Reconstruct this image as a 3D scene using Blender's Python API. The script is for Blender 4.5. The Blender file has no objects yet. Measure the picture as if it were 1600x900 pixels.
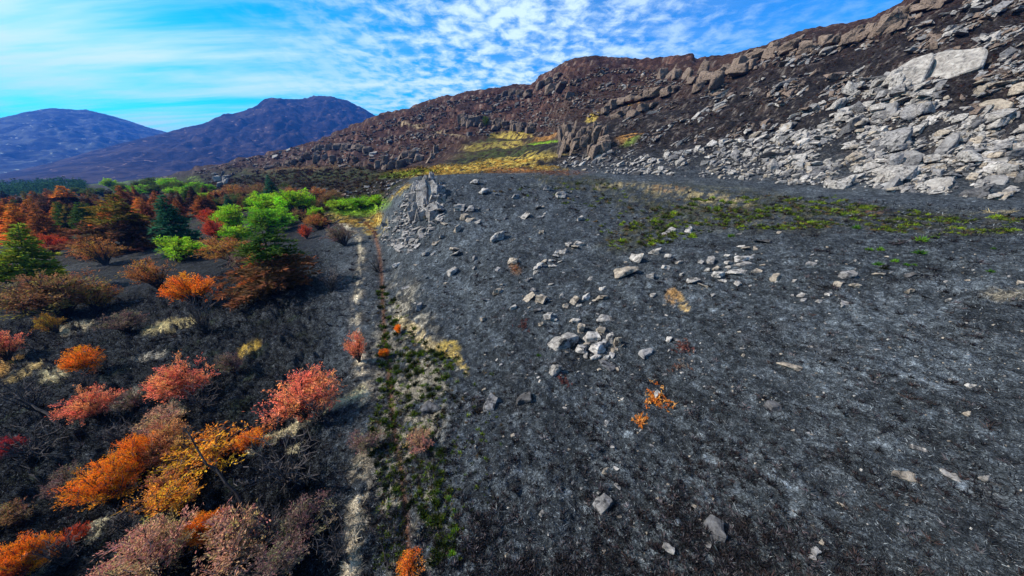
import bpy, bmesh, math, random
import numpy as np
from mathutils import Vector, Matrix, Euler, noise as mnoise

R = math.radians
S = bpy.context.scene
COL = S.collection
random.seed(7)
RNG = np.random.default_rng(7)

# ------------------------------------------------------------------ camera
CAMZ, F, PITCH = 12.0, 470.0, R(20.4)
cd = bpy.data.cameras.new('camera')
cd.sensor_width = 36.0
cd.lens = 36.0 * F / 1600.0
cd.clip_start, cd.clip_end = 0.1, 60000.0
cam = bpy.data.objects.new('camera', cd)
cam.location = (0, 0, CAMZ)
cam.rotation_euler = (R(90) - PITCH, 0, 0)
COL.objects.link(cam)
S.camera = cam

# ------------------------------------------------------------------ sun and sky
SUN_EL, SUN_AZ = R(39), R(-98)          # azimuth from +Y towards +X
SUN_STRENGTH, SKY_STRENGTH, EXPOSURE = 4.95, 0.11, 0.70
HAZE = 0.00011
S.view_settings.view_transform = 'Standard'
S.view_settings.look = 'None'
S.view_settings.gamma = 1.0
S.view_settings.use_curve_mapping = False
S.view_settings.exposure = EXPOSURE
S.cycles.max_bounces = 5
S.cycles.diffuse_bounces = 2
S.cycles.glossy_bounces = 1
S.cycles.transmission_bounces = 2
S.cycles.volume_bounces = 0
S.cycles.transparent_max_bounces = 4

sd = bpy.data.lights.new('sun', 'SUN')
sd.energy, sd.angle, sd.color = SUN_STRENGTH, R(0.5), (1.0, 0.955, 0.88)
sun = bpy.data.objects.new('sun', sd)
sun.location = (-200, 0, 300)
sv = Vector((math.sin(SUN_AZ) * math.cos(SUN_EL), math.cos(SUN_AZ) * math.cos(SUN_EL), math.sin(SUN_EL)))
sun.rotation_euler = sv.to_track_quat('Z', 'Y').to_euler()
COL.objects.link(sun)


class NT:
    """small helper that builds node trees"""
    def __init__(self, tree):
        self.t = tree
        tree.nodes.clear()

    def n(self, typ, ins=None, **kw):
        nd = self.t.nodes.new(typ)
        for k, v in kw.items():
            setattr(nd, k, v)
        for k, v in (ins or {}).items():
            s = nd.inputs[k]
            if isinstance(v, bpy.types.NodeSocket):
                self.t.links.new(v, s)
            else:
                s.default_value = v
        return nd

    def math(self, op, a, b=None, c=None, clamp=False):
        ins = {0: a}
        if b is not None: ins[1] = b
        if c is not None: ins[2] = c
        return self.n('ShaderNodeMath', ins, operation=op, use_clamp=clamp).outputs[0]

    def mix(self, fac, a, b, mode='MIX'):
        return self.n('ShaderNodeMix', {0: fac, 6: a, 7: b}, data_type='RGBA', blend_type=mode).outputs[2]

    def noise(self, vec, scale, detail=4.0, rough=0.55, dist=0.0):
        return self.n('ShaderNodeTexNoise', {'Vector': vec, 'Scale': scale, 'Detail': detail, 'Roughness': rough,
                                             'Distortion': dist}).outputs[0]

    def ramp(self, fac, stops):
        r = self.n('ShaderNodeValToRGB', {0: fac})
        e = r.color_ramp.elements
        while len(e) < len(stops): e.new(0.5)
        for el, (p, c) in zip(e, stops):
            el.position = p
            el.color = c if len(c) == 4 else (*c, 1)
        return r.outputs[0]

    def smooth(self, v, lo, hi):
        return self.n('ShaderNodeMapRange', {0: v, 1: lo, 2: hi, 3: 0.0, 4: 1.0}, interpolation_type='SMOOTHSTEP').outputs[0]


W = bpy.data.worlds.new('World')
S.world = W
W.use_nodes = True
w = NT(W.node_tree)
sky = w.n('ShaderNodeTexSky', sky_type='NISHITA', sun_disc=False, sun_elevation=SUN_EL, sun_rotation=SUN_AZ,
          air_density=1.0, dust_density=0.6, ozone_density=2.0, altitude=100.0)
d = w.n('ShaderNodeTexCoord').outputs['Generated']
sep = w.n('ShaderNodeSeparateXYZ', {0: d})
dz = w.math('ADD', w.math('MAXIMUM', sep.outputs[2], 0.0), 0.10)
px = w.math('DIVIDE', sep.outputs[0], dz)
py = w.math('DIVIDE', sep.outputs[1], dz)
pv = w.n('ShaderNodeCombineXYZ', {0: px, 1: py, 2: 0.0}).outputs[0]
az = w.n('ShaderNodeMath', {0: sep.outputs[0], 1: sep.outputs[1]}, operation='ARCTAN2').outputs[0]
# high streaks of cirrus: noise stretched along one direction of the cloud sheet
rot = w.n('ShaderNodeMapping', {'Vector': pv, 'Rotation': (0, 0, R(38)), 'Scale': (0.16, 1.0, 1.0)}).outputs[0]
streak = w.noise(rot, 1.5, 6.0, 0.60, 0.35)
veil = w.noise(pv, 0.35, 3.0, 0.5)
puff = w.noise(pv, 8.0, 5.0, 0.60, 0.25)
big = w.noise(pv, 0.9, 3.0, 0.5)
c_st = w.smooth(w.math('ADD', w.math('MULTIPLY', streak, 0.95), w.math('MULTIPLY', veil, 0.30)), 0.49, 0.79)
c_pf = w.smooth(w.math('ADD', w.math('MULTIPLY', puff, 0.75), w.math('MULTIPLY', big, 0.45)), 0.47, 0.74)
east = w.smooth(az, -0.75, -0.1)          # puffs towards the middle, streaks in the west
clear = w.smooth(az, 0.12, 0.72)          # the eastern sky is clear
cov = w.math('ADD', w.math('MULTIPLY', c_st, w.math('SUBTRACT', 1.0, w.math('MULTIPLY', east, 0.65))),
             w.math('MULTIPLY', c_pf, east), clamp=True)
cov = w.math('MULTIPLY', cov, w.math('SUBTRACT', 1.0, w.math('MULTIPLY', clear, 0.80)))
hs0 = w.n('ShaderNodeHueSaturation', {'Hue': 0.480, 'Saturation': 1.45, 'Value': 1.05, 'Color': sky.outputs[0]}).outputs[0]
hue_ = w.mix(w.smooth(az, -1.0, .45), (.04, 1.18, 1.25, 1), (.05, .74, 1.22, 1))   # cyan near the sun, deep azure away from it
hs = w.mix(1.0, hs0, hue_, 'MULTIPLY')
skyc = w.mix(w.math('MULTIPLY', cov, 0.9), hs, (5.4, 6.8, 7.3, 1))
bg = w.n('ShaderNodeBackground', {0: skyc, 1: SKY_STRENGTH})
w.n('ShaderNodeOutputWorld', {0: bg.outputs[0]})

# ------------------------------------------------------------------ picture <-> ground helpers (used only to survey where things stand)
CP, SP = math.cos(PITCH), math.sin(PITCH)


def pdir(x, y):
    x = np.asarray(x, float); y = np.asarray(y, float)
    a = x - 800.0; b = 450.0 - y
    up = b * CP - F * SP; fw = F * CP + b * SP
    return np.arctan2(a, fw), up / np.hypot(a, fw)       # azimuth, tangent of elevation


def project(X, Y, Z):
    Zr = Z - CAMZ
    dep = Y * CP - Zr * SP
    up = Y * SP + Zr * CP
    dep = np.where(dep > 0.05, dep, 0.05)
    return 800 + F * X / dep, 450 - F * up / dep, dep


# ------------------------------------------------------------------ numeric noise
def _h(ix, iy, seed):
    h = (ix.astype(np.int64) * 374761393 + iy.astype(np.int64) * 668265263 + seed * 974634777) & 0xffffffff
    h = ((h ^ (h >> 13)) * 1274126177) & 0xffffffff
    h = h ^ (h >> 16)
    return h


def vnoise(x, y, seed=0):
    xi = np.floor(x); yi = np.floor(y)
    fx = (x - xi).astype(np.float32); fy = (y - yi).astype(np.float32)
    xi = xi.astype(np.int64); yi = yi.astype(np.int64)
    out = 0
    u = fx * fx * fx * (fx * (fx * 6 - 15) + 10); v = fy * fy * fy * (fy * (fy * 6 - 15) + 10)
    for dx in (0, 1):
        for dy in (0, 1):
            h = _h(xi + dx, yi + dy, seed)
            gx = ((h & 255) / 127.5 - 1).astype(np.float32)
            gy = (((h >> 8) & 255) / 127.5 - 1).astype(np.float32)
            out = out + (u if dx else 1 - u) * (v if dy else 1 - v) * (gx * (fx - dx) + gy * (fy - dy))
    return out * 1.5


def fbm(x, y, octv=4, seed=0, gain=0.5):
    s = 0; a = 1.0; f = 1.0
    for k in range(octv):
        s = s + a * vnoise(x * f + 17.3 * k, y * f - 9.1 * k, seed + k)
        a *= gain; f *= 2.03
    return s


def sstep(v, lo, hi):
    t = np.clip((v - lo) / (hi - lo), 0, 1)
    return t * t * (3 - 2 * t)


# ------------------------------------------------------------------ the lie of the land: survey curves, nearest first
# entries: (px, py, 'z' height) or (px, py, 'r' distance) or (px, py, 'rz', distance, height)
CURVES = [
    [(-200, 900, 'z', -1.7), (0, 900, 'z', -1.4), (400, 900, 'z', -.5), (640, 900, 'z', 0), (800, 900, 'z', .3), (1200, 900, 'z', 1.2), (1600, 900, 'z', 2.4), (1800, 900, 'z', 3)],
    [(-200, 620, 'z', -2.8), (0, 620, 'z', -2.4), (300, 620, 'z', -1.4), (560, 620, 'z', -.2), (620, 620, 'z', -.1), (680, 620, 'z', .4), (800, 620, 'z', 1.), (1100, 620, 'z', 2.2), (1600, 620, 'z', 4.3), (1800, 620, 'z', 5)],
    [(-200, 450, 'z', -4), (0, 450, 'z', -3.4), (300, 450, 'z', -2), (560, 450, 'z', .2), (610, 450, 'z', .5), (660, 450, 'z', 1.7), (800, 450, 'z', 3.1), (1000, 450, 'z', 4.1), (1300, 450, 'z', 5.4), (1600, 450, 'z', 6.5), (1800, 450, 'z', 7)],
    [(-200, 370, 'z', -4.6), (0, 370, 'z', -4.2), (300, 370, 'z', -2.6), (520, 370, 'z', .6), (580, 375, 'z', 1.1), (605, 380, 'z', 1.6), (622, 375, 'z', 3.6), (700, 350, 'z', 6.2), (850, 352, 'z', 6.4), (1050, 360, 'z', 6.5), (1300, 375, 'z', 7.2), (1600, 375, 'z', 8.0), (1800, 375, 'z', 8.3)],
    [(-200, 315, 'z', -5.4), (0, 315, 'z', -5), (300, 315, 'r', 190), (450, 322, 'r', 128), (530, 338, 'r', 92), (588, 345, 'r', 80), (604, 342, 'r', 62), (622, 325, 'r', 51), (655, 279, 'r', 55), (720, 275, 'r', 57), (860, 276, 'r', 58), (950, 290, 'r', 58), (1100, 300, 'r', 60), (1300, 315, 'r', 59), (1600, 335, 'r', 57), (1800, 350, 'r', 56)],
    [(-200, 300, 'rz', 620, -6), (0, 298, 'rz', 560, -6), (200, 293, 'r', 380), (300, 287, 'r', 290), (450, 296, 'r', 165), (540, 306, 'r', 125), (600, 288, 'r', 110), (655, 272, 'r', 88), (720, 270, 'r', 80), (860, 267, 'r', 72), (950, 272, 'r', 68), (1100, 284, 'r', 68), (1300, 302, 'r', 66), (1600, 322, 'r', 63), (1800, 335, 'r', 62)],
    [(-200, 295, 'rz', 900, -7), (0, 292, 'rz', 800, -7), (200, 286, 'r', 520), (300, 278, 'r', 370), (450, 272, 'r', 250), (560, 266, 'r', 200), (650, 258, 'r', 165), (720, 243, 'r', 150), (800, 235, 'r', 140), (862, 238, 'r', 105), (900, 243, 'r', 92), (950, 240, 'r', 90), (1100, 226, 'r', 89), (1300, 190, 'r', 92), (1450, 150, 'r', 95), (1600, 110, 'r', 100), (1800, 50, 'r', 105)],
    [(-200, 290, 'rz', 1100, -8), (0, 288, 'rz', 1000, -8), (200, 283, 'r', 600), (300, 268, 'r', 440), (450, 246, 'r', 330), (560, 215, 'r', 290), (650, 214, 'r', 240), (730, 206, 'r', 215), (800, 203, 'r', 205), (858, 212, 'r', 165), (885, 203, 'r', 128), (950, 176, 'r', 142), (1000, 152, 'r', 152), (1085, 117, 'r', 165), (1140, 100, 'r', 165), (1200, 75, 'r', 162), (1260, 56, 'r', 160), (1330, 47, 'r', 160), (1360, 42, 'r', 158), (1390, 25, 'r', 156), (1420, 4, 'r', 155), (1500, -34, 'r', 155), (1600, -85, 'r', 155), (1900, -230, 'r', 155)],
    [(-200, 288, 'rz', 1500, -10), (0, 286, 'rz', 1400, -10), (150, 284, 'rz', 1100, -9), (250, 277, 'r', 700), (300, 263, 'r', 520), (350, 254, 'r', 470), (400, 244, 'r', 440), (450, 235, 'r', 420), (500, 221, 'r', 400), (530, 206, 'r', 390), (560, 196, 'r', 385), (590, 183, 'r', 380), (640, 174, 'r', 370), (668, 162, 'r', 365), (700, 155, 'r', 360), (750, 148, 'r', 355), (783, 143, 'r', 350), (800, 139, 'r', 350), (830, 140, 'r', 350), (843, 128, 'r', 345), (880, 112, 'r', 340), (930, 104, 'r', 335), (960, 108, 'r', 335), (1000, 112, 'r', 330), (1040, 109, 'r', 330), (1079, 107, 'r', 330), (1084, 118, 'r', 330), (1200, 110, 'r', 330), (1400, 60, 'r', 330), (1600, -20, 'r', 330), (1900, -120, 'r', 330)],
]


def pt(e):
    th, t = pdir(e[0], e[1])
    if e[2] == 'z':
        return float(th), (e[3] - CAMZ) / float(t), e[3]
    if e[2] == 'r':
        return float(th), e[3], CAMZ + e[3] * float(t)
    return float(th), e[3], e[4]


def dense_az():
    # columns about evenly spread over the picture, coarser towards and behind the edges
    u = np.linspace(-1, 1, 860)
    th = 0.55 * np.arctan(np.tan(R(73)) * u) + 0.45 * R(73) * u
    back = np.linspace(R(73), R(287), 64)[1:-1]
    return np.concatenate([th, back])


TH = dense_az()
RR = np.concatenate([[0.02], np.linspace(1.5, 5, 8)[:-1], 12.0 / np.linspace(12 / 5.0, 12 / 62.0, 330)[:-1],
                     np.geomspace(62, 175, 185)[:-1], np.geomspace(175, 420, 110)[:-1], np.geomspace(420, 9500, 40)])
NTH, NR = len(TH), len(RR)
rk, zk = [], []
for c in CURVES:
    p = np.array([pt(e) for e in c]); p = p[np.argsort(p[:, 0])]
    rk.append(np.interp(TH, p[:, 0], p[:, 1], period=2 * math.pi)); zk.append(np.interp(TH, p[:, 0], p[:, 2], period=2 * math.pi))
rk = np.array(rk); zk = np.array(zk)
for i in range(1, len(rk)):
    rk[i] = np.maximum(rk[i], rk[i - 1] * 1.03)
r10 = rk[-1] * 1.22
low = zk[-1] < 0
rk = np.vstack([rk[0] * 0 + 0.0, rk[0] * 0.5, rk, r10, np.maximum(r10 * 2.2, 2200), rk[0] * 0 + 9600])
z0 = -0.05 + 0 * TH
zk = np.vstack([z0, z0 * 0.5 + zk[0] * 0.5, zk, np.where(low, zk[-1] - 1, zk[-1] * 0.93 - 3), zk[0] * 0 - 14, zk[0] * 0 - 14])


def pchip_cols(r, z, q):
    """monotone cubic through (r, z) of every column at distances q"""
    h = np.diff(r, axis=0); dl = np.diff(z, axis=0) / h
    m = np.zeros_like(z)
    w1 = 2 * h[1:] + h[:-1]; w2 = h[1:] + 2 * h[:-1]
    ok = dl[:-1] * dl[1:] > 0
    with np.errstate(divide='ignore', invalid='ignore'):
        mm = (w1 + w2) / (w1 / dl[:-1] + w2 / dl[1:])
    m[1:-1] = np.where(ok, mm, 0)
    m[0] = dl[0]; m[-1] = dl[-1]
    out = np.empty((r.shape[1], len(q)))
    for c in range(r.shape[1]):
        k = np.clip(np.searchsorted(r[:, c], q) - 1, 0, len(h) - 1)
        t = (q - r[k, c]) / h[k, c]
        t2 = t * t; t3 = t2 * t
        out[c] = ((2 * t3 - 3 * t2 + 1) * z[k, c] + (t3 - 2 * t2 + t) * h[k, c] * m[k, c]
                  + (-2 * t3 + 3 * t2) * z[k + 1, c] + (t3 - t2) * h[k, c] * m[k + 1, c])
    return out


ZB = pchip_cols(rk, zk, RR)
# soften kinks across neighbouring columns (near ground only, so that the crest lines stay crisp)
for _ in range(6):
    sm = ZB.copy(); sm[1:-1] = 0.25 * ZB[:-2] + 0.5 * ZB[1:-1] + 0.25 * ZB[2:]
    wgt = (1 - sstep(RR, 45, 70))[None, :]
    ZB = ZB * (1 - wgt) + sm * wgt
GX = np.sin(TH)[:, None] * RR[None, :]; GY = np.cos(TH)[:, None] * RR[None, :]
U, V, DEP = project(GX, GY, ZB)           # smooth-ground survey coordinates of every vertex
RG = np.broadcast_to(RR[None, :], GX.shape)
CRK = [rk[i][:, None] for i in range(len(rk))]


def poly_dist(x, y, pts):
    """distance in the ground plane to a polyline given by picture points on the ground (smooth)"""
    best = np.full(x.shape, 1e9)
    for (x0, y0), (x1, y1) in zip(pts[:-1], pts[1:]):
        dx, dy = x1 - x0, y1 - y0
        t = np.clip(((x - x0) * dx + (y - y0) * dy) / (dx * dx + dy * dy), 0, 1)
        best = np.minimum(best, np.hypot(x - x0 - t * dx, y - y0 - t * dy))
    return best


TRACK = [(545, 905), (552, 850), (562, 760), (566, 680), (572, 615), (562, 560), (556, 500), (562, 440), (566, 400), (560, 372), (540, 352), (520, 345)]
DITCH = [(640, 905), (634, 820), (626, 740), (616, 680), (608, 600), (602, 540), (598, 480), (596, 430), (592, 390), (584, 362), (570, 348)]
SPUR = [(390, 705), (430, 685), (470, 662), (510, 640), (548, 622), (566, 610)]
d_track = poly_dist(U, V, TRACK); d_ditch = poly_dist(U, V, DITCH); d_spur = poly_dist(U, V, SPUR)
# real relief on top of the survey
hillside = sstep(RG, 60, 95)
leftplain = sstep(-U, -560, -420) * (ZB < 6)
front = (np.abs(TH) < R(76))[:, None]
n1 = fbm(GX / 3.4, GY / 3.4, 3, 11); n2 = fbm(GX / 0.95, GY / 0.95, 3, 21); n3 = fbm(GX / 0.33, GY / 0.33, 2, 31)
near = 1 - sstep(RG, 50, 75)
rough = 0.55 + 0.45 * sstep(fbm(GX / 9, GY / 9, 2, 41), -.3, .4)
n3b = .5 - np.abs(fbm(GX / .62, GY / .62, 2, 33))
dz_near = (0.20 * n1 + 0.17 * rough * n2 + (0.075 * n3 * (1 - sstep(RG, 26, 44)) + .13 * n3b) * rough) * near
# the rough moor left of the track: low banks running with the slope
leftmask = sstep(-U, -545, -470) * near
dz_near = dz_near + leftmask * (0.36 * fbm((GX * .8 + GY * .6) / 1.3, (GX * .6 - GY * .8) / 4, 4, 51, .6) + .18 * n2 + .20 * n3b)
dz_near -= 0.14 * np.exp(-(d_ditch / 9.0) ** 2) * near - 0.08 * np.exp(-(d_track / 8.0) ** 2) * near
A = RG * 0.011
n4 = fbm(GX / 22, GY / 22, 4, 61, .55); n5 = fbm(GX / 6, GY / 6, 4, 71, .6)
crest_keep = 1.0
tw = ZB + 3.0 * fbm(GX / 30, GY / 30, 3, 81)
stepH = 6.0
fr = (tw / stepH) % 1.0
terr = (sstep(fr, .30, .60) - fr) * stepH            # rock ledges
bigslope = sstep(ZB, 10, 22) * hillside
dz_far = hillside * (0.55 * np.minimum(A, 2.8) * n4 * .7 + 0.62 * n5 + .30 * fbm(GX / 1.7, GY / 1.7, 2, 91)) + bigslope * terr * np.where(RG > 180, .75, .33)
dz_far *= np.where(leftplain > .5, .35, 1.0) * (1 - sstep(RG, 1200, 2500) * .0)
fade = 1 - sstep(RG, 1500, 3000)
Z = ZB + (dz_near + dz_far * fade)
Z[:, 0] = Z[:, 0].mean()


def ground_z(x, y):
    """height of the finished ground under a point (bilinear on the polar grid)"""
    x = np.atleast_1d(np.asarray(x, float)); y = np.atleast_1d(np.asarray(y, float))
    th = np.arctan2(x, y); th = np.where(th < TH[0], th + 2 * math.pi, th)
    r = np.hypot(x, y)
    i = np.clip(np.searchsorted(TH, th) - 1, 0, NTH - 2); j = np.clip(np.searchsorted(RR, r) - 1, 0, NR - 2)
    a = np.clip((th - TH[i]) / (TH[i + 1] - TH[i]), 0, 1); b = np.clip((r - RR[j]) / (RR[j + 1] - RR[j]), 0, 1)
    return (1 - a) * ((1 - b) * Z[i, j] + b * Z[i, j + 1]) + a * ((1 - b) * Z[i + 1, j] + b * Z[i + 1, j + 1])


RQ = np.concatenate([np.linspace(3, 60, 700), np.geomspace(60, 1500, 900)[1:]])


def hits(pxs, pys):
    """where the sight lines through picture points meet the ground -> x, y, z, metres per picture pixel (NaN: sky)"""
    pxs = np.atleast_1d(np.asarray(pxs, float)); pys = np.atleast_1d(np.asarray(pys, float))
    th, t = pdir(pxs, pys)
    i = np.clip(np.searchsorted(TH[:860], th) - 1, 0, 858)
    a = np.clip((th - TH[i]) / (TH[i + 1] - TH[i]), 0, 1)
    out = np.full((len(pxs), 4), np.nan)
    jq = np.clip(np.searchsorted(RR, RQ) - 1, 0, NR - 2); bq = np.clip((RQ - RR[jq]) / (RR[jq + 1] - RR[jq]), 0, 1)
    for k in range(len(pxs)):
        z0_ = Z[i[k]] * (1 - a[k]) + Z[i[k] + 1] * a[k]
        g = z0_[jq] * (1 - bq) + z0_[jq + 1] * bq - (CAMZ + RQ * t[k])
        s = np.argmax(g >= 0)
        if g[s] < 0: continue
        if s == 0: r = RQ[0]
        else:
            q = g[s - 1] / (g[s - 1] - g[s]); r = RQ[s - 1] + q * (RQ[s] - RQ[s - 1])
        x, y = r * math.sin(th[k]), r * math.cos(th[k]); z = CAMZ + r * t[k]
        dep = y * CP - (z - CAMZ) * SP
        out[k] = (x, y, z, dep / F)
    return out


def hit(x, y):
    return hits([x], [y])[0]

# ------------------------------------------------------------------ colour of the ground
def ell(cx, cy, rx, ry, ang=0.0, soft=.5):
    ca, sa = math.cos(R(ang)), math.sin(R(ang))
    dx, dy = U - cx, V - cy
    q = ((dx * ca + dy * sa) / rx) ** 2 + ((-dx * sa + dy * ca) / ry) ** 2
    return sstep(1 - np.sqrt(q), 0, soft)


gn_a = fbm(GX / 2.3, GY / 2.3, 4, 101, .6); gn_b = fbm(GX / .7, GY / .7, 3, 111, .6); gn_c = fbm(GX / 11, GY / 11, 4, 121, .55)
gn_d = fbm(GX / .28, GY / .28, 2, 119)
C = np.zeros(GX.shape + (3,), np.float32)


def paint(m, col, k=1.0):
    m = np.clip(m * k, 0, 1)[..., None]
    C[:] = C * (1 - m) + np.asarray(col, np.float32) * m


SOOT = (.058, .064, .071); ASH = (.085, .092, .100); BROWN = (.036, .022, .019)
C[:] = SOOT
paint(sstep(gn_c + .5 * gn_a, -.2, .9), (.090, .099, .108), .8)
paint(sstep(gn_b + .3 * gn_a, .15, .9), (.17, .185, .20), .55)
ashz = ell(1420, 640, 420, 260, -10, .9) + .6 * ell(1350, 520, 400, 120, 0, .9) + .35 * ell(760, 760, 160, 200, 0, .9)
paint(sstep(gn_b + .55 * gn_a + .5 * gn_c, .10, 1.05) * ashz, (.25, .265, .28), .75)
paint(ashz * .55, (.115, .127, .140), .7)
paint(sstep(gn_a - .5 * gn_c, .35, .9) * near, (.045, .036, .035), .4)
paint(leftmask, (.023, .0245, .027), .85)
paint(leftmask * sstep(gn_b + gn_a * .5, .2, .9), (.085, .086, .088), .55)
paint(leftmask * sstep(fbm(GX / 1.9, GY / 1.9, 3, 131), .25, .7), (.022, .032, .012), .6)
# burnt hill beyond
hb = hillside * (1 - leftplain)
paint(hb, (.017, .013, .0125), .95)
paint(hb * sstep(gn_a + .6 * gn_c, 0, .8), (.046, .030, .025), .65)
crestred = hb * sstep(RG, 118, 150) * (RG < 260)
paint(crestred, (.052, .026, .018), .65)
paint(hb * sstep(gn_b + .8 * gn_a, .35, .8), (.17, .14, .12), .6)
paint(hb * sstep(fbm(GX / 5, GY / 5, 3, 161), .2, .55), (.012, .0115, .013), .6)
farh = sstep(RG, 150, 260) * (1 - leftplain) * sstep(ZB, 6, 26)
paint(farh, (.038, .0175, .0135), .85)
paint(farh * sstep(fbm(GX / 7, GY / 7, 4, 141, .65), .12, .6), (.17, .085, .060), .55)
paint(farh * sstep(gn_a + gn_b * .5, .3, .8), (.26, .19, .15), .6)
paint(farh * sstep(fbm(GX / 16, GY / 5, 3, 151, .65), .15, .6), (.014, .012, .015), .7)
# plain with the young wood: burnt tone, with shade between trees put into the colour
paint(sstep(-U, -545, -470) * sstep(RG, 40, 60) * (ZB < 3.5) * (hillside < .9), (.014, .014, .016), .8)
paint(leftplain * sstep(RG, 60, 110), (.022, .016, .011), .8)
lowmoor = np.clip(ell(430, 285, 230, 32, -3, .4) + ell(560, 290, 90, 24, 0, .4), 0, 1) * sstep(RG, 70, 90)
paint(lowmoor, (.020, .017, .010), .85)
paint(lowmoor * sstep(gn_a + .6 * gn_c, .1, .7), (.060, .040, .020), .7)
paint(lowmoor * sstep(gn_c - .4 * gn_a, .1, .6), (.040, .045, .014), .7)
paint(leftplain * sstep(RG, 90, 150) * sstep(gn_c, -.2, .5), (.055, .060, .018), .6)
YEL = (.54, .37, .075); TAN = (.40, .30, .165); OLV = (.052, .062, .018); GRN = (.19, .31, .020); ORG = (.40, .19, .050)
gr = sstep(gn_a + .5 * gn_c + .6 * gn_b, -.35, .25); gr2 = sstep(gn_b + .4 * gn_a, -.2, .4)
valley = sstep(RG, 62, 75) * (RG < 300)
for e, c, k in [((780, 244, 110, 26, -10, .7), OLV, .9), ((800, 256, 110, 9, -10, .7), YEL, .9), ((690, 267, 118, 9, -4, .5), YEL, 1.), ((640, 272, 60, 5, -6, .5), GRN, .55), ((800, 250, 80, 8, -8, .6), YEL, .9),
                ((775, 228, 65, 7, -4, .6), YEL, .95), ((800, 213, 46, 5, 0, .6), YEL, .8), ((848, 223, 34, 4, -8, .5), GRN, .9), ((852, 216, 30, 3, -14, .6), ORG, .8),
                ((800, 268, 70, 7, 2, .6), ORG, .8), ((850, 262, 50, 6, 6, .6), YEL, .7), ((770, 224, 60, 14, -12, .7), OLV, .7),
                ((925, 185, 16, 5, -30, .6), YEL, .8), ((990, 164, 22, 7, 10, .6), ORG, .8), ((985, 213, 30, 9, -18, .6), ORG, .95), ((985, 222, 24, 5, -20, .9), (.15, .21, .02), .55),
                ((700, 212, 40, 3, 12, .6), TAN, .6), ((640, 197, 36, 3, 6, .6), TAN, .5), ((1560, 165, 40, 12, 0, .6), (.42, .30, .17), .5)]:
    paint(ell(*e) * valley * (gr if c is not GRN else 1), c, k)
for e, c, k in [((480, 263, 120, 6, -2, .6), (.16, .085, .042), .8), ((500, 275, 170, 12, 0, .7), OLV, .8), ((560, 322, 58, 18, -6, .5), GRN, .9), ((302, 279, 18, 6, 0, .8), (.13, .19, .02), .7),
                ((540, 345, 44, 10, 15, .6), YEL, .8), ((585, 352, 26, 26, 0, .6), YEL, .8), ((625, 300, 30, 5, -38, .6), YEL, .7), ((350, 318, 34, 6, 0, .6), TAN, .7),
                ((120, 283, 240, 8, 0, .7), (.07, .105, .022), .8)]:
    paint(ell(*e) * sstep(RG, 44, 52) * (gr if c is not GRN else 1), c, k)
# the green seam at the foot of the scree
seam = ell(1130, 325, 250, 46, 5, .6) + ell(1420, 345, 260, 26, 3, .6) + ell(1000, 365, 90, 30, -20, .6) + ell(900, 285, 110, 16, 4, .6)
seam = np.clip(seam, 0, 1) * (RG < 70)
paint(seam * gr, (.050, .050, .024), .8)
paint(seam * sstep(gn_b, .1, .5), (.15, .115, .06), .6)
paint((ell(1080, 304, 130, 13, 9, .6) + ell(960, 292, 40, 7, 0, .6) + ell(1570, 333, 60, 5, 0, .6)) * gr2, (.40, .30, .15), .95)
paint((ell(1350, 330, 60, 8, 0, .7) + ell(1040, 296, 50, 6, 0, .7) + ell(880, 270, 60, 6, 0, .7)) * gr2, (.22, .085, .035), .6)
# track, ditch and the pale bank that leaves the track
tw_ = 10 * sstep(V, 330, 900) + 4
streaks = fbm((GX * .78 + GY * .62) / .8, (GX * .62 - GY * .78) / 6, 4, 171, .6) * near
paint(sstep(streaks, .12, .55) * (1 - leftmask), (.022, .024, .027), .55)
paint(sstep(-streaks, .2, .6) * (1 - leftmask) * ashz, (.20, .212, .225), .2)
paint(np.exp(-(d_track / (tw_ * 2.2)) ** 2) * sstep(gn_a + gn_b, -.5, .3) * (RG < 82), (.085, .065, .048), .7)
paint(np.exp(-(d_track / tw_) ** 2) * sstep(gn_a * 1.2 + gn_b * 1.3, -.2, .35) * (RG < 82), (.52, .42, .29), 1.)
paint(np.exp(-(d_spur / 8.0) ** 4) * sstep(gn_b + gn_d, -.75, -.25), (.60, .50, .30), 1.)
dw = 5 + 34 * sstep(V, 380, 900)
paint(np.exp(-((d_ditch) / dw) ** 2) * sstep(gn_b, -.2, .6) * (RG < 82), (.17, .135, .105), .75)
paint(np.exp(-((d_ditch - 12) / 26) ** 2) * sstep(gn_a + gn_b, .2, .9) * sstep(V, 520, 700), (.50, .43, .34), .7)
strip = (ell(640, 590, 70, 190, -6, .5) + ell(640, 800, 62, 150, 0, .5) + ell(680, 590, 60, 60, 30, .6)) * near
paint(np.clip(strip, 0, 1) * sstep(gn_b + gn_a, -.5, .3), (.080, .070, .056), .8)
paint(np.clip(strip, 0, 1) * sstep(gn_b + .6 * gn_a, .05, .45), (.38, .32, .24), .8)
paint(np.exp(-(d_ditch / (2.5 + 4 * sstep(V, 400, 900))) ** 2) * (RG < 82), (.17, .070, .036), .8)
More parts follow.
